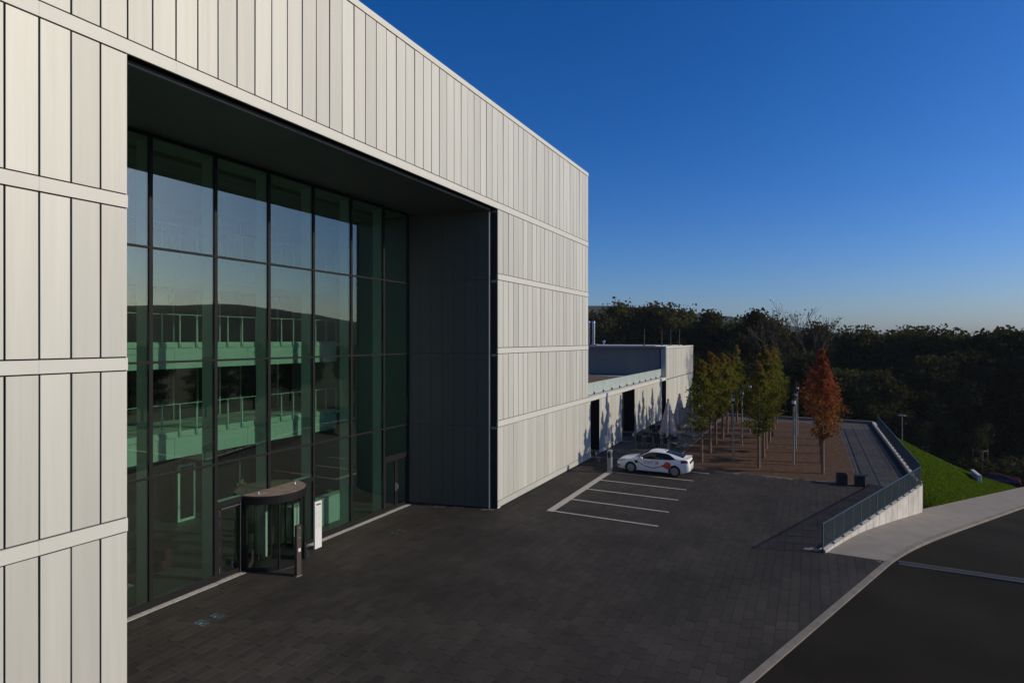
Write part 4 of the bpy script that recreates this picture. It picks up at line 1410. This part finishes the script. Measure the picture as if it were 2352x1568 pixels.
def car_section(x):
    zt, zb_, w, wb, wr, zbm = [catmull(k, [x])[0] for k in (K_top, K_belt, K_w, K_wb, K_wr, K_zb)]
    return zt, zb_, w, wb, wr, zbm
def car_pt(x, t):
    """t 0..1: sill, .45 widest, .6 belt, .85 roof edge, 1 centre"""
    zt, zb_, w, wb, wr, zbm = car_section(x)
    ks = [(0.0, (0.0, zbm)), (0.14, (w * 0.86, zbm)), (0.22, (w * 0.965, zbm + 0.07)), (0.42, (w, zbm + (zb_ - zbm) * 0.52)), (0.60, (wb, zb_)), (0.85, (wr, zt - 0.055)), (0.90, (wr * 0.90, zt - 0.022)), (1.0, (0.0, zt))]
    y = catmull([(k, p[0]) for k, p in ks], [t])[0]
    z = catmull([(k, p[1]) for k, p in ks], [t])[0]
    return Vector((x, y, z))
def car_nrm(x, t):
    e = 0.004
    a = car_pt(min(4.499, x + e), t) - car_pt(max(0.001, x - e), t)
    b = car_pt(x, min(1, t + e)) - car_pt(x, max(0, t - e))
    n = a.cross(b)
    return -n.normalized() if n.dot(Vector((0, 1, 0.5))) < 0 else n.normalized()
def car_patch(name, root, m, rows_, off, both=True, smooth=True):
    """rows_: list of (x, [t...]) with equal counts"""
    f = MB()
    for side in ((1, -1) if both else (1,)):
        n0 = len(f.v)
        k = len(rows_[0][1])
        for x, ts in rows_:
            for t in ts:
                p = car_pt(x, t) + car_nrm(x, t) * off
                f.v.append((p.x, p.y * side, p.z))
        for i in range(len(rows_) - 1):
            for j in range(k - 1):
                q = (n0 + i * k + j, n0 + (i + 1) * k + j, n0 + (i + 1) * k + j + 1, n0 + i * k + j + 1)
                f.f.append(q if side < 0 else q[::-1])
    return f.build(name, M[m], root, smooth=smooth)

def build_car(root, paint):
    f = MB()
    sx = sorted(set([0.0, 0.03, 0.07, 0.12, 0.2, 4.5, 4.47, 4.44, 4.40, 4.34, 4.27] + list(np.linspace(0.3, 4.2, 46))))
    tsx = list(np.linspace(0, 1, 34))
    ring = []
    for x in sx:
        half = [car_pt(x, t) for t in tsx]
        ring.append([(p.x, p.y, p.z) for p in half] + [(p.x, -p.y, p.z) for p in half[-2:0:-1]])
    k = len(ring[0])
    for r in ring:
        f.v += r
    for i in range(len(ring) - 1):
        for j in range(k):
            jj = (j + 1) % k
            f.f.append((i * k + j, i * k + jj, (i + 1) * k + jj, (i + 1) * k + j))
    f.f.append(tuple(reversed(range(k))))
    f.f.append(tuple((len(ring) - 1) * k + j for j in range(k)))
    me = f.mesh('body', M[paint], True)
    bm = bmesh.new(); bm.from_mesh(me); bmesh.ops.recalc_face_normals(bm, faces=bm.faces); bm.to_mesh(me); bm.free()
    body = put('body', me, None)
    # wheel arches cut out
    cut = MB()
    for wx in (0.95, 3.635):
        for s in (-1, 1):
            cut.tube((wx, s * 0.60, 0.33), (wx, s * 1.1, 0.33), 0.372, seg=32)
    cme = cut.mesh('cutter', M['black'])
    bm = bmesh.new(); bm.from_mesh(cme); bmesh.ops.recalc_face_normals(bm, faces=bm.faces); bm.to_mesh(cme); bm.free()
    co = put('cutter', cme)
    md = body.modifiers.new('cut', 'BOOLEAN'); md.object = co; md.operation = 'DIFFERENCE'; md.solver = 'EXACT'
    md.material_mode = 'TRANSFER'
    dg = bpy.context.evaluated_depsgraph_get()
    nm = bpy.data.meshes.new_from_object(body.evaluated_get(dg))
    body.modifiers.clear()
    body.data = nm
    nm.name = 'body'
    bpy.data.objects.remove(co)
    body.parent = root
    # glazing
    rows_ = []
    for x in np.linspace(1.42, 3.72, 30):
        hi = 0.845
        lo = 0.615
        # taper at both ends
        if x > 3.2:
            hi = 0.845 - 0.21 * ((x - 3.2) / 0.52) ** 1.6
        rows_.append((x, list(np.linspace(lo, max(lo + .004, hi - 0.02), 7))))
    car_patch('side_window', root, 'carglass', rows_, 0.004)
    car_patch('windscreen', root, 'carglass', [(x, list(np.linspace(0.875, 1.0, 8))) for x in np.linspace(1.30, 1.98, 12)], 0.004)
    car_patch('rear_window', root, 'carglass', [(x, list(np.linspace(0.885, 1.0, 8))) for x in np.linspace(3.05, 4.12, 14)], 0.004)
    # pillar between the doors
    car_patch('door_pillar', root, 'black', [(x, list(np.linspace(0.615, 0.825, 6))) for x in (2.42, 2.50)], 0.007)
    # spoiler lip
    f = MB()
    for y0, y1 in ((-0.6, 0.6),):
        f.prism([(4.22, -0.62, 1.11), (4.22, 0.62, 1.11), (4.47, 0.53, 1.115), (4.47, -0.53, 1.115)], [(4.20, -0.60, 1.14), (4.20, 0.60, 1.14), (4.49, 0.53, 1.135), (4.49, -0.53, 1.135)])
    f.build('spoiler', M[paint], root)
    car_patch('headlight', root, 'headlight', [(x, list(np.linspace(0.56 - 0.10 * (0.62 - x), 0.63, 4))) for x in np.linspace(0.14, 0.62, 8)], 0.006)
    car_patch('grille', root, 'black', [(x, list(np.linspace(0.30, 0.42, 4))) for x in np.linspace(0.03, 0.22, 6)], 0.006)
    car_patch('tail_light', root, 'taillight', [(x, list(np.linspace(0.50, 0.58, 4))) for x in np.linspace(4.0, 4.40, 8)], 0.006)
    MB().box(4.485, 4.515, -0.26, 0.26, 0.62, 0.72).build('number_plate', M['white'], root)
    MB().box(4.44, 4.51, -0.5, 0.5, 0.80, 0.93).build('tailgate_panel', M['carglass'], root)
    car_patch('sill', root, 'black', [(x, list(np.linspace(0.17, 0.21, 3))) for x in np.linspace(1.36, 3.22, 10)], 0.004)
    for s in (-1, 1):
        mm = MB().box(-0.09, 0.09, -0.10, 0.10, -0.055, 0.065).mesh('mirror', M[paint]); bm_bevel(mm, 0.045, 3)
        o = put('mirror', mm, root, (1.62, s * 0.955, 0.98))
        car_patch('door_handle', root, paint, [(x, list(np.linspace(0.545, 0.562, 3))) for x in ((2.22, 2.30, 2.38) if s < 0 else (3.28, 3.36, 3.44))], 0.016)
    f = MB().tube((2.9, 0, 1.42), (3.02, 0, 1.5), 0.03, 0.006, 6)
    f.build('antenna', M['black'], root)
    # door gaps
    for xg in (1.40, 2.46, 3.40):
        car_patch('door_gap', root, 'ink_grey', [(xg, list(np.linspace(0.23, 0.595, 8))), (xg + 0.012, list(np.linspace(0.23, 0.595, 8)))], 0.0025)
    for wx in (0.95, 3.635):
        for s in (-1, 1):
            w = bpy.data.objects.new('wheel', None); C.objects.link(w); w.parent = root
            w.location = (wx, s * 0.77, 0.33)
            def lw(prof, name, ma, seg=28):
                g = MB(); g.lathe(prof, seg)
                o = g.build(name, M[ma], w, smooth=False)
                o.rotation_euler = (PI / 2, 0, 0) if s < 0 else (-PI / 2, 0, 0)
                return o
            lw([(0.215, -0.10), (0.30, -0.105), (0.328, -0.08), (0.33, 0.06), (0.30, 0.105), (0.225, 0.10), (0.22, 0.06), (0.20, -0.09)], 'tyre', 'tyre')
            lw([(0.20, 0.02), (0.218, 0.055), (0.224, 0.096), (0.206, 0.098), (0.198, 0.04)], 'rim', 'rim')
            lw([(0.205, 0.0), (0.205, 0.03), (0.02, 0.032)], 'brake_disc', 'black')
            g = MB()
            for k in range(5):
                a = 2 * PI * k / 5 + 0.3
                d = Vector((math.cos(a), math.sin(a), 0))
                g.bar(d * 0.03 + Vector((0, 0, 0.085)), d * 0.205 + Vector((0, 0, 0.075)), 0.04, 0.03)
            g.lathe([(0.05, 0.06), (0.05, 0.105), (0.0, 0.108)], 12)
            o = g.build('spokes', M['rim'], w)
            o.rotation_euler = (PI / 2, 0, 0) if s < 0 else (-PI / 2, 0, 0)
    # inner floor so that the arches read dark
    MB().box(0.5, 4.1, -0.58, 0.58, 0.2, 0.6).build('underbody', M['black'], root)

car = thing('white_car', 'white electric hatchback with red plug lettering on its side', 'car', (-10.98, 36.75, 0.0), math.radians(0.5))
build_car(car, 'carpaint')
# side graphics on the side facing the camera (local -y)
def side_pt(x, z, off=0.006):
    lo, hi = 0.16, 0.60
    for _ in range(24):
        mid = (lo + hi) / 2
        if car_pt(x, mid).z < z: lo = mid
        else: hi = mid
    p = car_pt(x, lo) + car_nrm(x, lo) * off
    return (p.x, -p.y, p.z)
f = MB()
prev = None
for i in range(31):
    t = i / 30
    x = 1.42 + 1.42 * t
    z = 0.73 - 0.30 * math.sin(PI * (t * 0.80)) ** 1.0 + 0.02 * t
    w = 0.028
    cur = (side_pt(x, z - w), side_pt(x, z + w))
    if prev:
        f.quad(prev[0], cur[0], cur[1], prev[1])
    prev = cur
f.build('cable_print', M['red'], car)
f = MB()
for (xa, xb, za0, za1, zb0, zb1) in ((2.84, 3.02, .56, .64, .53, .70), (3.02, 3.10, .50, .78, .48, .84), (3.10, 3.32, .46, .86, .44, .88), (3.32, 3.40, .46, .84, .50, .80)):
    nu, nv = 4, 8
    for iu in range(nu):
        for iv in range(nv):
            q = []
            for du, dv in ((0, 0), (1, 0), (1, 1), (0, 1)):
                tu, tv = (iu + du) / nu, (iv + dv) / nv
                xx = xa + (xb - xa) * tu
                z0_, z1_ = za0 + (zb0 - za0) * tu, za1 + (zb1 - za1) * tu
                q.append(side_pt(xx, z0_ + (z1_ - z0_) * tv, 0.012))
            f.quad(*q)
f.build('plug_print', M['red'], car)
MB().lathe([(0.10, 0), (0.10, 0.006), (0.0, 0.007)], 16).build('charge_flap', M['black'], car, (1.30, -0.895, 0.74))
for o in car.children:
    if o.name.startswith('charge_flap'):
        o.rotation_euler = (PI / 2, 0, 0)
def text_obj(s, size, name, m, parent, loc, rot):
    cu = bpy.data.curves.new(name, 'FONT')
    cu.body = s; cu.size = size; cu.extrude = 0.001
    to = bpy.data.objects.new(name, cu); C.objects.link(to)
    dg = bpy.context.evaluated_depsgraph_get()
    me = bpy.data.meshes.new_from_object(to.evaluated_get(dg))
    bpy.data.objects.remove(to)
    me.materials.clear(); me.materials.append(m)
    o = put(name, me, parent, loc)
    o.rotation_euler = rot
    return o
tx_ = text_obj('mark', 0.28, 'lettering', M['orange'], car, (1.78, -0.897, 0.69), (PI / 2 - 0.05, 0, 0))
f = MB()
f.box(2.50, 2.66, -0.8985, -0.893, 0.665, 0.86)
f.build('emblem_tile', M['orange'], car)
text_obj('E', 0.20, 'emblem_letter', M['carpaint'], car, (2.525, -0.900, 0.69), (PI / 2, 0, 0))

lc = thing('parked_red_car', 'dark red car half hidden behind the grass bank on the side street', 'car', (14.6, 77.0, -6.95), math.radians(-4))
build_car(lc, 'carred')

# ================================================================ TREES
def leaf_cards(rng, centres, n, spread, size, squash=0.8):
    """n small bent leaf cards scattered round branch tips"""
    cn_ = len(centres)
    C_ = np.array(centres)
    idx = np.array([rng.randrange(cn_) for _ in range(n)])
    r_ = np.random.RandomState(rng.randrange(1 << 30))
    pos = C_[idx, :3] + np.clip(r_.normal(0, 1, (n, 3)), -1.7, 1.7) * (C_[idx, 3:4] * spread) * np.array([1, 1, squash])
    d = r_.normal(0, 1, (n, 3)); d[:, 2] -= 0.3
    d /= np.linalg.norm(d, axis=1, keepdims=True)
    e = np.cross(d, r_.normal(0, 1, (n, 3)))
    e /= np.linalg.norm(e, axis=1, keepdims=True)
    s = size * r_.uniform(0.6, 1.25, (n, 1))
    a = pos - e * s * 0.42
    b = pos + d * s * 0.55 + e * s * 0.05
    c = pos + e * s * 0.42
    dd_ = pos - d * s * 0.55
    V = np.stack([a, dd_, c, b], 1).reshape(-1, 3)
    F = np.arange(n * 4).reshape(-1, 4)
    return V, F
def np_mesh(name, V, F, m):
    me = bpy.data.meshes.new(name)
    nv, nf = len(V), len(F)
    k = F.shape[1]
    me.vertices.add(nv); me.vertices.foreach_set('co', np.ascontiguousarray(V, dtype=np.float32).ravel())
    me.loops.add(nf * k); me.loops.foreach_set('vertex_index', np.ascontiguousarray(F, dtype=np.int32).ravel())
    me.polygons.add(nf)
    me.polygons.foreach_set('loop_start', np.arange(0, nf * k, k, dtype=np.int32))
    me.polygons.foreach_set('loop_total', np.full(nf, k, dtype=np.int32))
    me.materials.append(m)
    me.update(calc_edges=True)
    return me

def street_tree_meshes(seed):
    rng = random.Random(seed)
    H_ = 7.2 + rng.uniform(-0.3, 0.4)
    limbs = MB()
    limbs.tube((0, 0, 1.9), (0.03, 0.02, 4.5), 0.06, 0.04, 8)
    limbs.tube((0.03, 0.02, 4.5), (rng.uniform(-.1, .1), rng.uniform(-.1, .1), H_ - 0.3), 0.04, 0.01, 6)
    cen = []
    z = 2.15
    while z < H_ - 0.2:
        f_ = (z - 2.15) / (H_ - 2.15)
        R = (0.45 + 0.80 * min(1, f_ / 0.14)) * (1 - max(0, f_ - 0.15) / 0.85) ** 1.05 + 0.05
        a = rng.uniform(0, 2 * PI)
        L = R * rng.uniform(0.6, 1.18)
        p0 = Vector((0.02, 0.01, z))
        p1 = p0 + Vector((math.cos(a) * L, math.sin(a) * L, L * rng.uniform(0.30, 0.75)))
        if z < 3.0:
            p1.z = z + L * rng.uniform(0.05, 0.45)
        limbs.tube(p0, p1, 0.018, 0.005, 4)
        for t in (0.45, 0.75, 1.0):
            q = p0.lerp(p1, t)
            q += Vector((rng.uniform(-.1, .1), rng.uniform(-.1, .1), rng.uniform(-.08, .08)))
            cen.append((q.x, q.y, min(q.z, H_), 0.07 + 0.10 * R))
        z += rng.uniform(0.05, 0.11)
    V, F = leaf_cards(rng, cen, 4200, 0.8, 0.14)
    return V, F, limbs
tvars = []
for k in range(4):
    V, F, limbs = street_tree_meshes(50 + k)
    tvars.append((np_mesh('crown', V, F, M['leaf_green']), np_mesh('crown', V, F, M['leaf_red']), limbs.mesh('limbs', M['bark'])))
wrap_me = MB().lathe([(0.105, 0), (0.11, 0.05), (0.10, 1.2), (0.095, 2.05), (0.05, 2.06)], 12).mesh('reed_wrap', M['reed'])
ordn = ['first', 'second', 'third', 'fourth', 'fifth', 'sixth', 'seventh']
rt = random.Random(77)
for r_, (x, rown) in enumerate(((-6.6, 'left'), (-2.95, 'middle'), (0.74, 'right'))):
    for i in range(7):
        y = 41.1 + 3.55 * i
        red = (r_ == 2)
        if r_ == 2:
            lb = '%s tree with red and orange autumn leaves in the right row, counted from the bins' % ordn[i]
        else:
            lb = '%s green turning maple in the %s row of the gravel, counted from the plaza' % (ordn[i], rown)
        t = thing('plaza_tree', lb, 'tree', (x + rt.uniform(-.05, .05), y + rt.uniform(-.08, .08), 0), rt.uniform(0, 6.28), 'young maples in three rows on the gravel')
        v = tvars[rt.randrange(4)]
        put('crown', v[1] if red else v[0], t)
        put('limbs', v[2], t)
        put('trunk_wrap', wrap_me, t)
        s = rt.uniform(0.94, 1.06)
        t.scale = (s * 0.92, s * 0.92, s)

# forest trees
def forest_variant(seed, shape):
    rng = random.Random(seed)
    cen = []
    limbs = MB()
    limbs.tube((0, 0, -0.5), (0.1, 0.1, 6), 0.28, 0.2, 8)
    limbs.tube((0.1, 0.1, 6), (0, 0, 13), 0.2, 0.05, 7)
    nb = 72
    for k in range(nb):
        if shape == 'round':
            z = rng.uniform(3.0, 14.0)
            f_ = (z - 3.0) / 11.0
            R = 4.3 * math.sin(PI * min(0.98, 0.16 + 0.80 * f_)) ** 0.7
        elif shape == 'cone':
            z = rng.uniform(2.0, 15.5)
            f_ = (z - 2) / 13.5
            R = 3.4 * (1 - f_) ** 0.7 + 0.3
        else:
            z = rng.uniform(1.5, 13.0)
            f_ = (z - 1.5) / 11.5
            R = 3.6 * (1 - 0.45 * f_) * (0.75 + 0.25 * math.sin(f_ * 9 + seed))
        a = rng.uniform(0, 2 * PI)
        L = R * rng.uniform(0.55, 1.12)
        p0 = Vector((0, 0, max(1.5, z - 1.5)))
        p1 = Vector((math.cos(a) * L, math.sin(a) * L, z))
        limbs.tube(p0, p1, 0.06, 0.015, 4)
        for t in (0.45, 0.75, 1.0):
            q = p0.lerp(p1, t)
            cen.append((q.x + rng.uniform(-.4, .4), q.y + rng.uniform(-.4, .4), q.z + rng.uniform(-.3, .4), rng.uniform(0.5, 1.05)))
    V, F = leaf_cards(rng, cen, 12500, 0.72, 0.34, 0.75)
    return np_mesh('crown', V, F, M['leaf_forest']), limbs.mesh('trunk', M['bark'])
fv = [forest_variant(100, 'round'), forest_variant(101, 'round'), forest_variant(102, 'cone'), forest_variant(103, 'col'), forest_variant(104, 'round'), forest_variant(105, 'col')]
NAT = {0: 14.6, 1: 14.6, 2: 16.0, 3: 13.6, 4: 14.6, 5: 13.6}
rf = random.Random(9)
nforest = [0]
def forest_tree(x, y, ztop, var, lb, zbase=-7.3, grp='trees of the wood behind the terrace', wide=1.0):
    t = thing('forest_tree', lb, 'tree', (x, y, zbase), rf.uniform(0, 6.28), grp)
    s = (ztop - zbase) / NAT[var]
    t.scale = (s * wide * rf.uniform(0.9, 1.15), s * wide * rf.uniform(0.9, 1.15), s)
    put('crown', fv[var][0], t); put('trunk', fv[var][1], t)
    nforest[0] += 1
SKY = [(1330, 735, 118, 0), (1372, 722, 112, 4), (1425, 698, 104, 1), (1478, 703, 106, 0), (1522, 702, 104, 4), (1562, 712, 108, 1), (1602, 738, 100, 3), (1635, 716, 98, 2), (1668, 744, 96, 5),
       (1700, 728, 94, 3), (1732, 716, 90, 2), (1762, 722, 92, 1), (1800, 752, 92, 5), (1838, 758, 94, 3), (1885, 745, 94, 2), (1930, 768, 98, 4), (1962, 758, 96, 5), (1990, 746, 96, 1), (2030, 765, 98, 3),
       (2062, 748, 94, 0), (2100, 750, 96, 4), (2145, 757, 92, 5), (2180, 752, 94, 1), (2220, 760, 90, 3), (2262, 753, 92, 0), (2300, 762, 88, 5), (2340, 756, 90, 4), (2385, 758, 88, 1), (2430, 755, 88, 0)]
WORD = ['round-crowned', 'broad', 'pointed', 'column-shaped', 'bushy', 'narrow']
for i, (u, v, y, var) in enumerate(SKY):
    p = at_y(u, v - (9 if u < 1600 else 2) + (0, -5, 7, -2, 9)[i % 5] * (u > 1950), y)
    where = ('above the low wing roof' if u < 1590 else 'behind the plaza trees' if u < 1960 else 'behind the lawn bank')
    forest_tree(p.x, y, p.z, var, 'dark %s tree on the skyline %s, number %s from the left' % (WORD[var], where, ['one', 'two', 'three', 'four', 'five', 'six', 'seven', 'eight', 'nine', 'ten', 'eleven', 'twelve', 'thirteen', 'fourteen', 'fifteen', 'sixteen', 'seventeen', 'eighteen', 'nineteen', 'twenty', 'twenty-one', 'twenty-two', 'twenty-three', 'twenty-four', 'twenty-five', 'twenty-six', 'twenty-seven', 'twenty-eight', 'twenty-nine'][i]))
ORD = ['first', 'second', 'third', 'fourth', 'fifth', 'sixth', 'seventh', 'eighth', 'ninth', 'tenth', 'eleventh', 'twelfth', 'thirteenth', 'fourteenth', 'fifteenth', 'sixteenth', 'seventeenth', 'eighteenth', 'nineteenth', 'twentieth', 'twenty-first', 'twenty-second', 'twenty-third', 'twenty-fourth', 'twenty-fifth', 'twenty-sixth', 'twenty-seventh', 'twenty-eighth', 'twenty-ninth', 'thirtieth']
# lower second row in front, filling the wood's edge
for i in range(30):
    u = 1540 + 30 * i + rf.uniform(-10, 10)
    y = 82 + rf.uniform(-2, 4) + (4 if u > 2050 else 0)
    p = at_y(u, rf.uniform(800, 875), y)
    forest_tree(p.x, y, p.z, rf.choice((0, 1, 3, 4, 5)), '%s low dark tree from the left along the near edge of the wood' % ORD[i], grp='low trees along the edge of the wood')
# row along the far side of the street (seen mirrored in the glass)
for i in range(22):
    y = -35 + 7.5 * i + rf.uniform(-2, 2)
    x = 52 + rf.uniform(-5, 7) + max(0, y - 40) * 0.25
    forest_tree(x, y, rf.uniform(5.5, 8.6), rf.choice((0, 1, 4, 3)), 'dark tree across the street, mirrored in the glass front', zbase=-4.5, grp='trees across the street')
# bare tree
def bare_tree(loc, ztop):
    rng = random.Random(31)
    t = thing('bare_tree', 'nearly leafless tree with fine twigs against the sky', 'tree', loc)
    f = MB(); tips = []
    def grow(p, d, L, r, depth):
        q = p + d * L
        f.tube(p, q, max(r, 0.022), max(r * 0.7, 0.018), 5 if depth < 3 else 3)
        if depth == 6:
            tips.append((q.x, q.y, q.z, 0.25)); return
        for k in range(3 if depth in (1, 2, 3) else 2):
            nd = (d + Vector((rng.uniform(-1, 1), rng.uniform(-1, 1), rng.uniform(-0.15, 0.7))) * 0.42).normalized()
            grow(q, nd, L * rng.uniform(0.66, 0.86), r * 0.62, depth + 1)
    grow(Vector((0, 0, 0)), Vector((0, 0, 1)), (ztop - loc[2]) * 0.255, 0.22, 0)
    f.build('branches', M['bark'], t)
    V, F = leaf_cards(rng, tips, 260, 1.0, 0.22)
    put('leaves', np_mesh('leaves', V, F, M['leaf_dry']), t)
p = at_y(1850, 690, 84)
bare_tree((p.x, 84, -7.3), p.z)
# undergrowth
rng = random.Random(15)
cen = []
for i in range(700):
    u = rng.uniform(1500, 2420)
    y = rng.uniform(79, 90) if u > 2000 else rng.uniform(73, 86)
    pp = at_y(u, 900, y)
    zb_ = -6.4 if y > 82 else -0.3 - 6.1 * min(1, max(0, (y - 67.7) / 14.3)) if pp.x < 5.7 else -6.3
    cen.append((pp.x, y, zb_ + rng.uniform(0.1, 1.4), rng.uniform(0.5, 1.0)))
V, F = leaf_cards(rng, cen, 22000, 0.8, 0.34)
tag(put('undergrowth', np_mesh('undergrowth', V, F, M['leaf_forest'])), 'dark scrub and undergrowth at the foot of the wood', 'undergrowth', kind='stuff')

# street lamp on the bank, small path lamps, saplings, monolith
def pole_lamp(u, vtop, y, zb_, lb):
    p = at_y(u, vtop, y)
    s = thing('street_lamp', lb, 'street lamp', (p.x, y, zb_))
    h = p.z - zb_
    MB().tube((0, 0, 0), (0, 0, h - 0.1), 0.06, 0.045, 10).build('pole', M['zinc'], s)
    MB().lathe([(0.05, h - 0.12), (0.38, h - 0.05), (0.38, h), (0.05, h + 0.03)], 16).build('lamp_head', M['zinc'], s)
    MB().lathe([(0.12, 0), (0.12, 0.3), (0.06, 0.32)], 10).build('pole_base', M['zinc'], s)
pole_lamp(2072, 953, 73, -6.2, 'street lamp with a flat round head rising behind the lawn bank')
pole_lamp(1767, 935, 70.0, -1.5, 'small path lamp beyond the terrace end left of the middle trees')
for i, (u, v, y, lb) in enumerate(((2117, 1035, 80, 'staked sapling left of the two in the shaded meadow'), (2253, 1040, 80, 'staked sapling right of the two in the shaded meadow'))):
    p = at_y(u, v, y)
    zg = min(p.z, -5.9)
    s = thing('staked_sapling', lb, 'sapling', (p.x, y, zg), group='staked saplings')
    for k in range(3):
        a = 2 * PI * k / 3 + 0.5
        MB().tube((0.75 * math.cos(a), 0.75 * math.sin(a), -0.3), (0.75 * math.cos(a), 0.75 * math.sin(a), 2.3), 0.06, seg=7).build('stake', M['reed'], s)
    MB().tube((0, 0, -0.2), (0, 0, 3.4), 0.05, 0.02, 7).build('trunk', M['bark'], s)
    for k in range(3):
        a, b = 2 * PI * k / 3 + 0.5, 2 * PI * (k + 1) / 3 + 0.5
        MB().bar((0.75 * math.cos(a), 0.75 * math.sin(a), 2.1), (0.75 * math.cos(b), 0.75 * math.sin(b), 2.1), 0.05).build('crossbar', M['reed'], s)
    rg = random.Random(60 + i)
    V, F = leaf_cards(rg, [(rg.uniform(-.6, .6), rg.uniform(-.6, .6), rg.uniform(2.2, 5.0), 0.4) for _ in range(40)], 700, 0.8, 0.2)
    put('crown', np_mesh('crown', V, F, M['leaf_forest']), s)
mo = thing('sign_slab', 'pale free-standing sign slab on the lawn bank', 'sign', (12.92, 64.0, -3.28))
sm = MB().box(-0.13, 0.15, -1.25, 1.25, -2.6, 0.0).mesh('slab', M['white']); bm_bevel(sm, 0.012); put('slab', sm, mo)
MB().box(-0.18, 0.20, -1.35, 1.35, -2.9, -1.9).build('footing', M['kerb'], mo)

# ================================================================ HAZE
HAZE = 0.00014
hz = MB().box(-1300, 1300, -1300, 1300, -11, 72)
hm = bpy.data.materials.new('haze_air')
hm.use_nodes = True
for n in list(hm.node_tree.nodes):
    hm.node_tree.nodes.remove(n)
ho = hm.node_tree.nodes.new('ShaderNodeOutputMaterial')
hv = hm.node_tree.nodes.new('ShaderNodeVolumePrincipled')
hv.inputs['Color'].default_value = (0.85, 0.92, 1.0, 1)
hv.inputs['Density'].default_value = HAZE
hm.node_tree.links.new(hv.outputs[0], ho.inputs['Volume'])
tag(hz.build('haze', hm), 'thin blue autumn haze over the valley', 'haze', kind='stuff')

# ================================================================ PERSON IN THE LOBBY
pr = thing('person', 'person in a pale top walking through the lobby, seen through the glass', 'person', (-24.2, 18.85, 0), 0.6)
def skin_mesh(verts, edges, radii, root, m, name, parent, sub=2):
    me = bpy.data.meshes.new(name)
    me.from_pydata(verts, edges, [])
    o = bpy.data.objects.new(name, me); C.objects.link(o)
    md = o.modifiers.new('skin', 'SKIN')
    for i, r in enumerate(radii):
        me.skin_vertices[0].data[i].radius = (r, r) if not isinstance(r, tuple) else r
        me.skin_vertices[0].data[i].use_root = (i == root)
    md2 = o.modifiers.new('sub', 'SUBSURF'); md2.levels = sub; md2.render_levels = sub
    dg = bpy.context.evaluated_depsgraph_get()
    nm = bpy.data.meshes.new_from_object(o.evaluated_get(dg))
    bpy.data.objects.remove(o)
    nm.materials.clear(); nm.materials.append(m)
    nm.polygons.foreach_set('use_smooth', [True] * len(nm.polygons))
    return put(name, nm, parent)
V_ = [(0, 0, 0.95), (0, 0.01, 1.12), (0, 0.02, 1.30), (0, 0.02, 1.44), (0, 0.03, 1.52), (0, 0.05, 1.60), (0, 0.06, 1.70)]
E_ = [(0, 1), (1, 2), (2, 3), (3, 4), (4, 5), (5, 6)]
R_ = [(.15, .11), (.14, .10), (.165, .11), (.12, .09), .055, (.075, .095), (.07, .09)]
for s in (-1, 1):
    n = len(V_)
    sw_ = 0.28 * s
    V_ += [(0.17 * s, 0.02, 1.42), (0.21 * s, 0.02 - sw_ * .4, 1.14), (0.20 * s, 0.12 - sw_ * .8, 0.93), (0.20 * s, 0.14 - sw_ * .85, 0.85)]
    E_ += [(3, n), (n, n + 1), (n + 1, n + 2), (n + 2, n + 3)]
    R_ += [.06, .045, .033, (.02, .038)]
    for k in range(5):
        m = len(V_)
        fx = -0.03 + 0.015 * k
        ln_ = (0.05, 0.07, 0.078, 0.072, 0.058)[k]
        b = V_[n + 3]
        V_ += [(b[0], b[1] + fx, b[2] - 0.045), (b[0] - 0.012 * s, b[1] + fx * 1.15 + .006, b[2] - 0.045 - ln_)]
        E_ += [(n + 3, m), (m, m + 1)]
        R_ += [.010, .008]
    n = len(V_)
    V_ += [(0.09 * s, 0, 0.86), (0.10 * s, 0.16 * s + .04, 0.48), (0.10 * s, 0.22 * s - .06, 0.09), (0.10 * s, 0.22 * s + 0.10, 0.045)]
    E_ += [(0, n), (n, n + 1), (n + 1, n + 2), (n + 2, n + 3)]
    R_ += [.09, .062, .045, (.045, .035)]
skin_mesh(V_, E_, R_, 0, M['skin'], 'body', pr)
# clothing shells
Vs = V_[:4]; 
skin_mesh([(0, 0, .93), (0, .01, 1.12), (0, .02, 1.30), (0, .02, 1.45), (-.18, .02, 1.43), (-.215, .13, 1.15), (-.205, .33, .97), (.18, .02, 1.43), (.215, -.09, 1.15), (.205, -.08, .97)],
          [(0, 1), (1, 2), (2, 3), (3, 4), (4, 5), (5, 6), (3, 7), (7, 8), (8, 9)], [(.165, .125), (.155, .115), (.18, .125), (.125, .10), .072, .058, .046, .072, .058, .046], 0, M['shirt'], 'top', pr)
skin_mesh([(0, 0, .96), (-.09, 0, .86), (-.10, -.12, .48), (-.10, -.28, .12), (.09, 0, .86), (.10, .20, .48), (.10, .16, .12)],
          [(0, 1), (1, 2), (2, 3), (0, 4), (4, 5), (5, 6)], [(.165, .125), .10, .078, .065, .10, .078, .065], 0, M['trousers'], 'trousers', pr)
skin_mesh([(0, 0.03, 1.64), (0, 0.03, 1.72), (0, 0.045, 1.765)], [(0, 1), (1, 2)], [(.088, .085), (.09, .10), (.06, .075)], 0, M['hair'], 'hair', pr)

print('objects', len(bpy.data.objects))
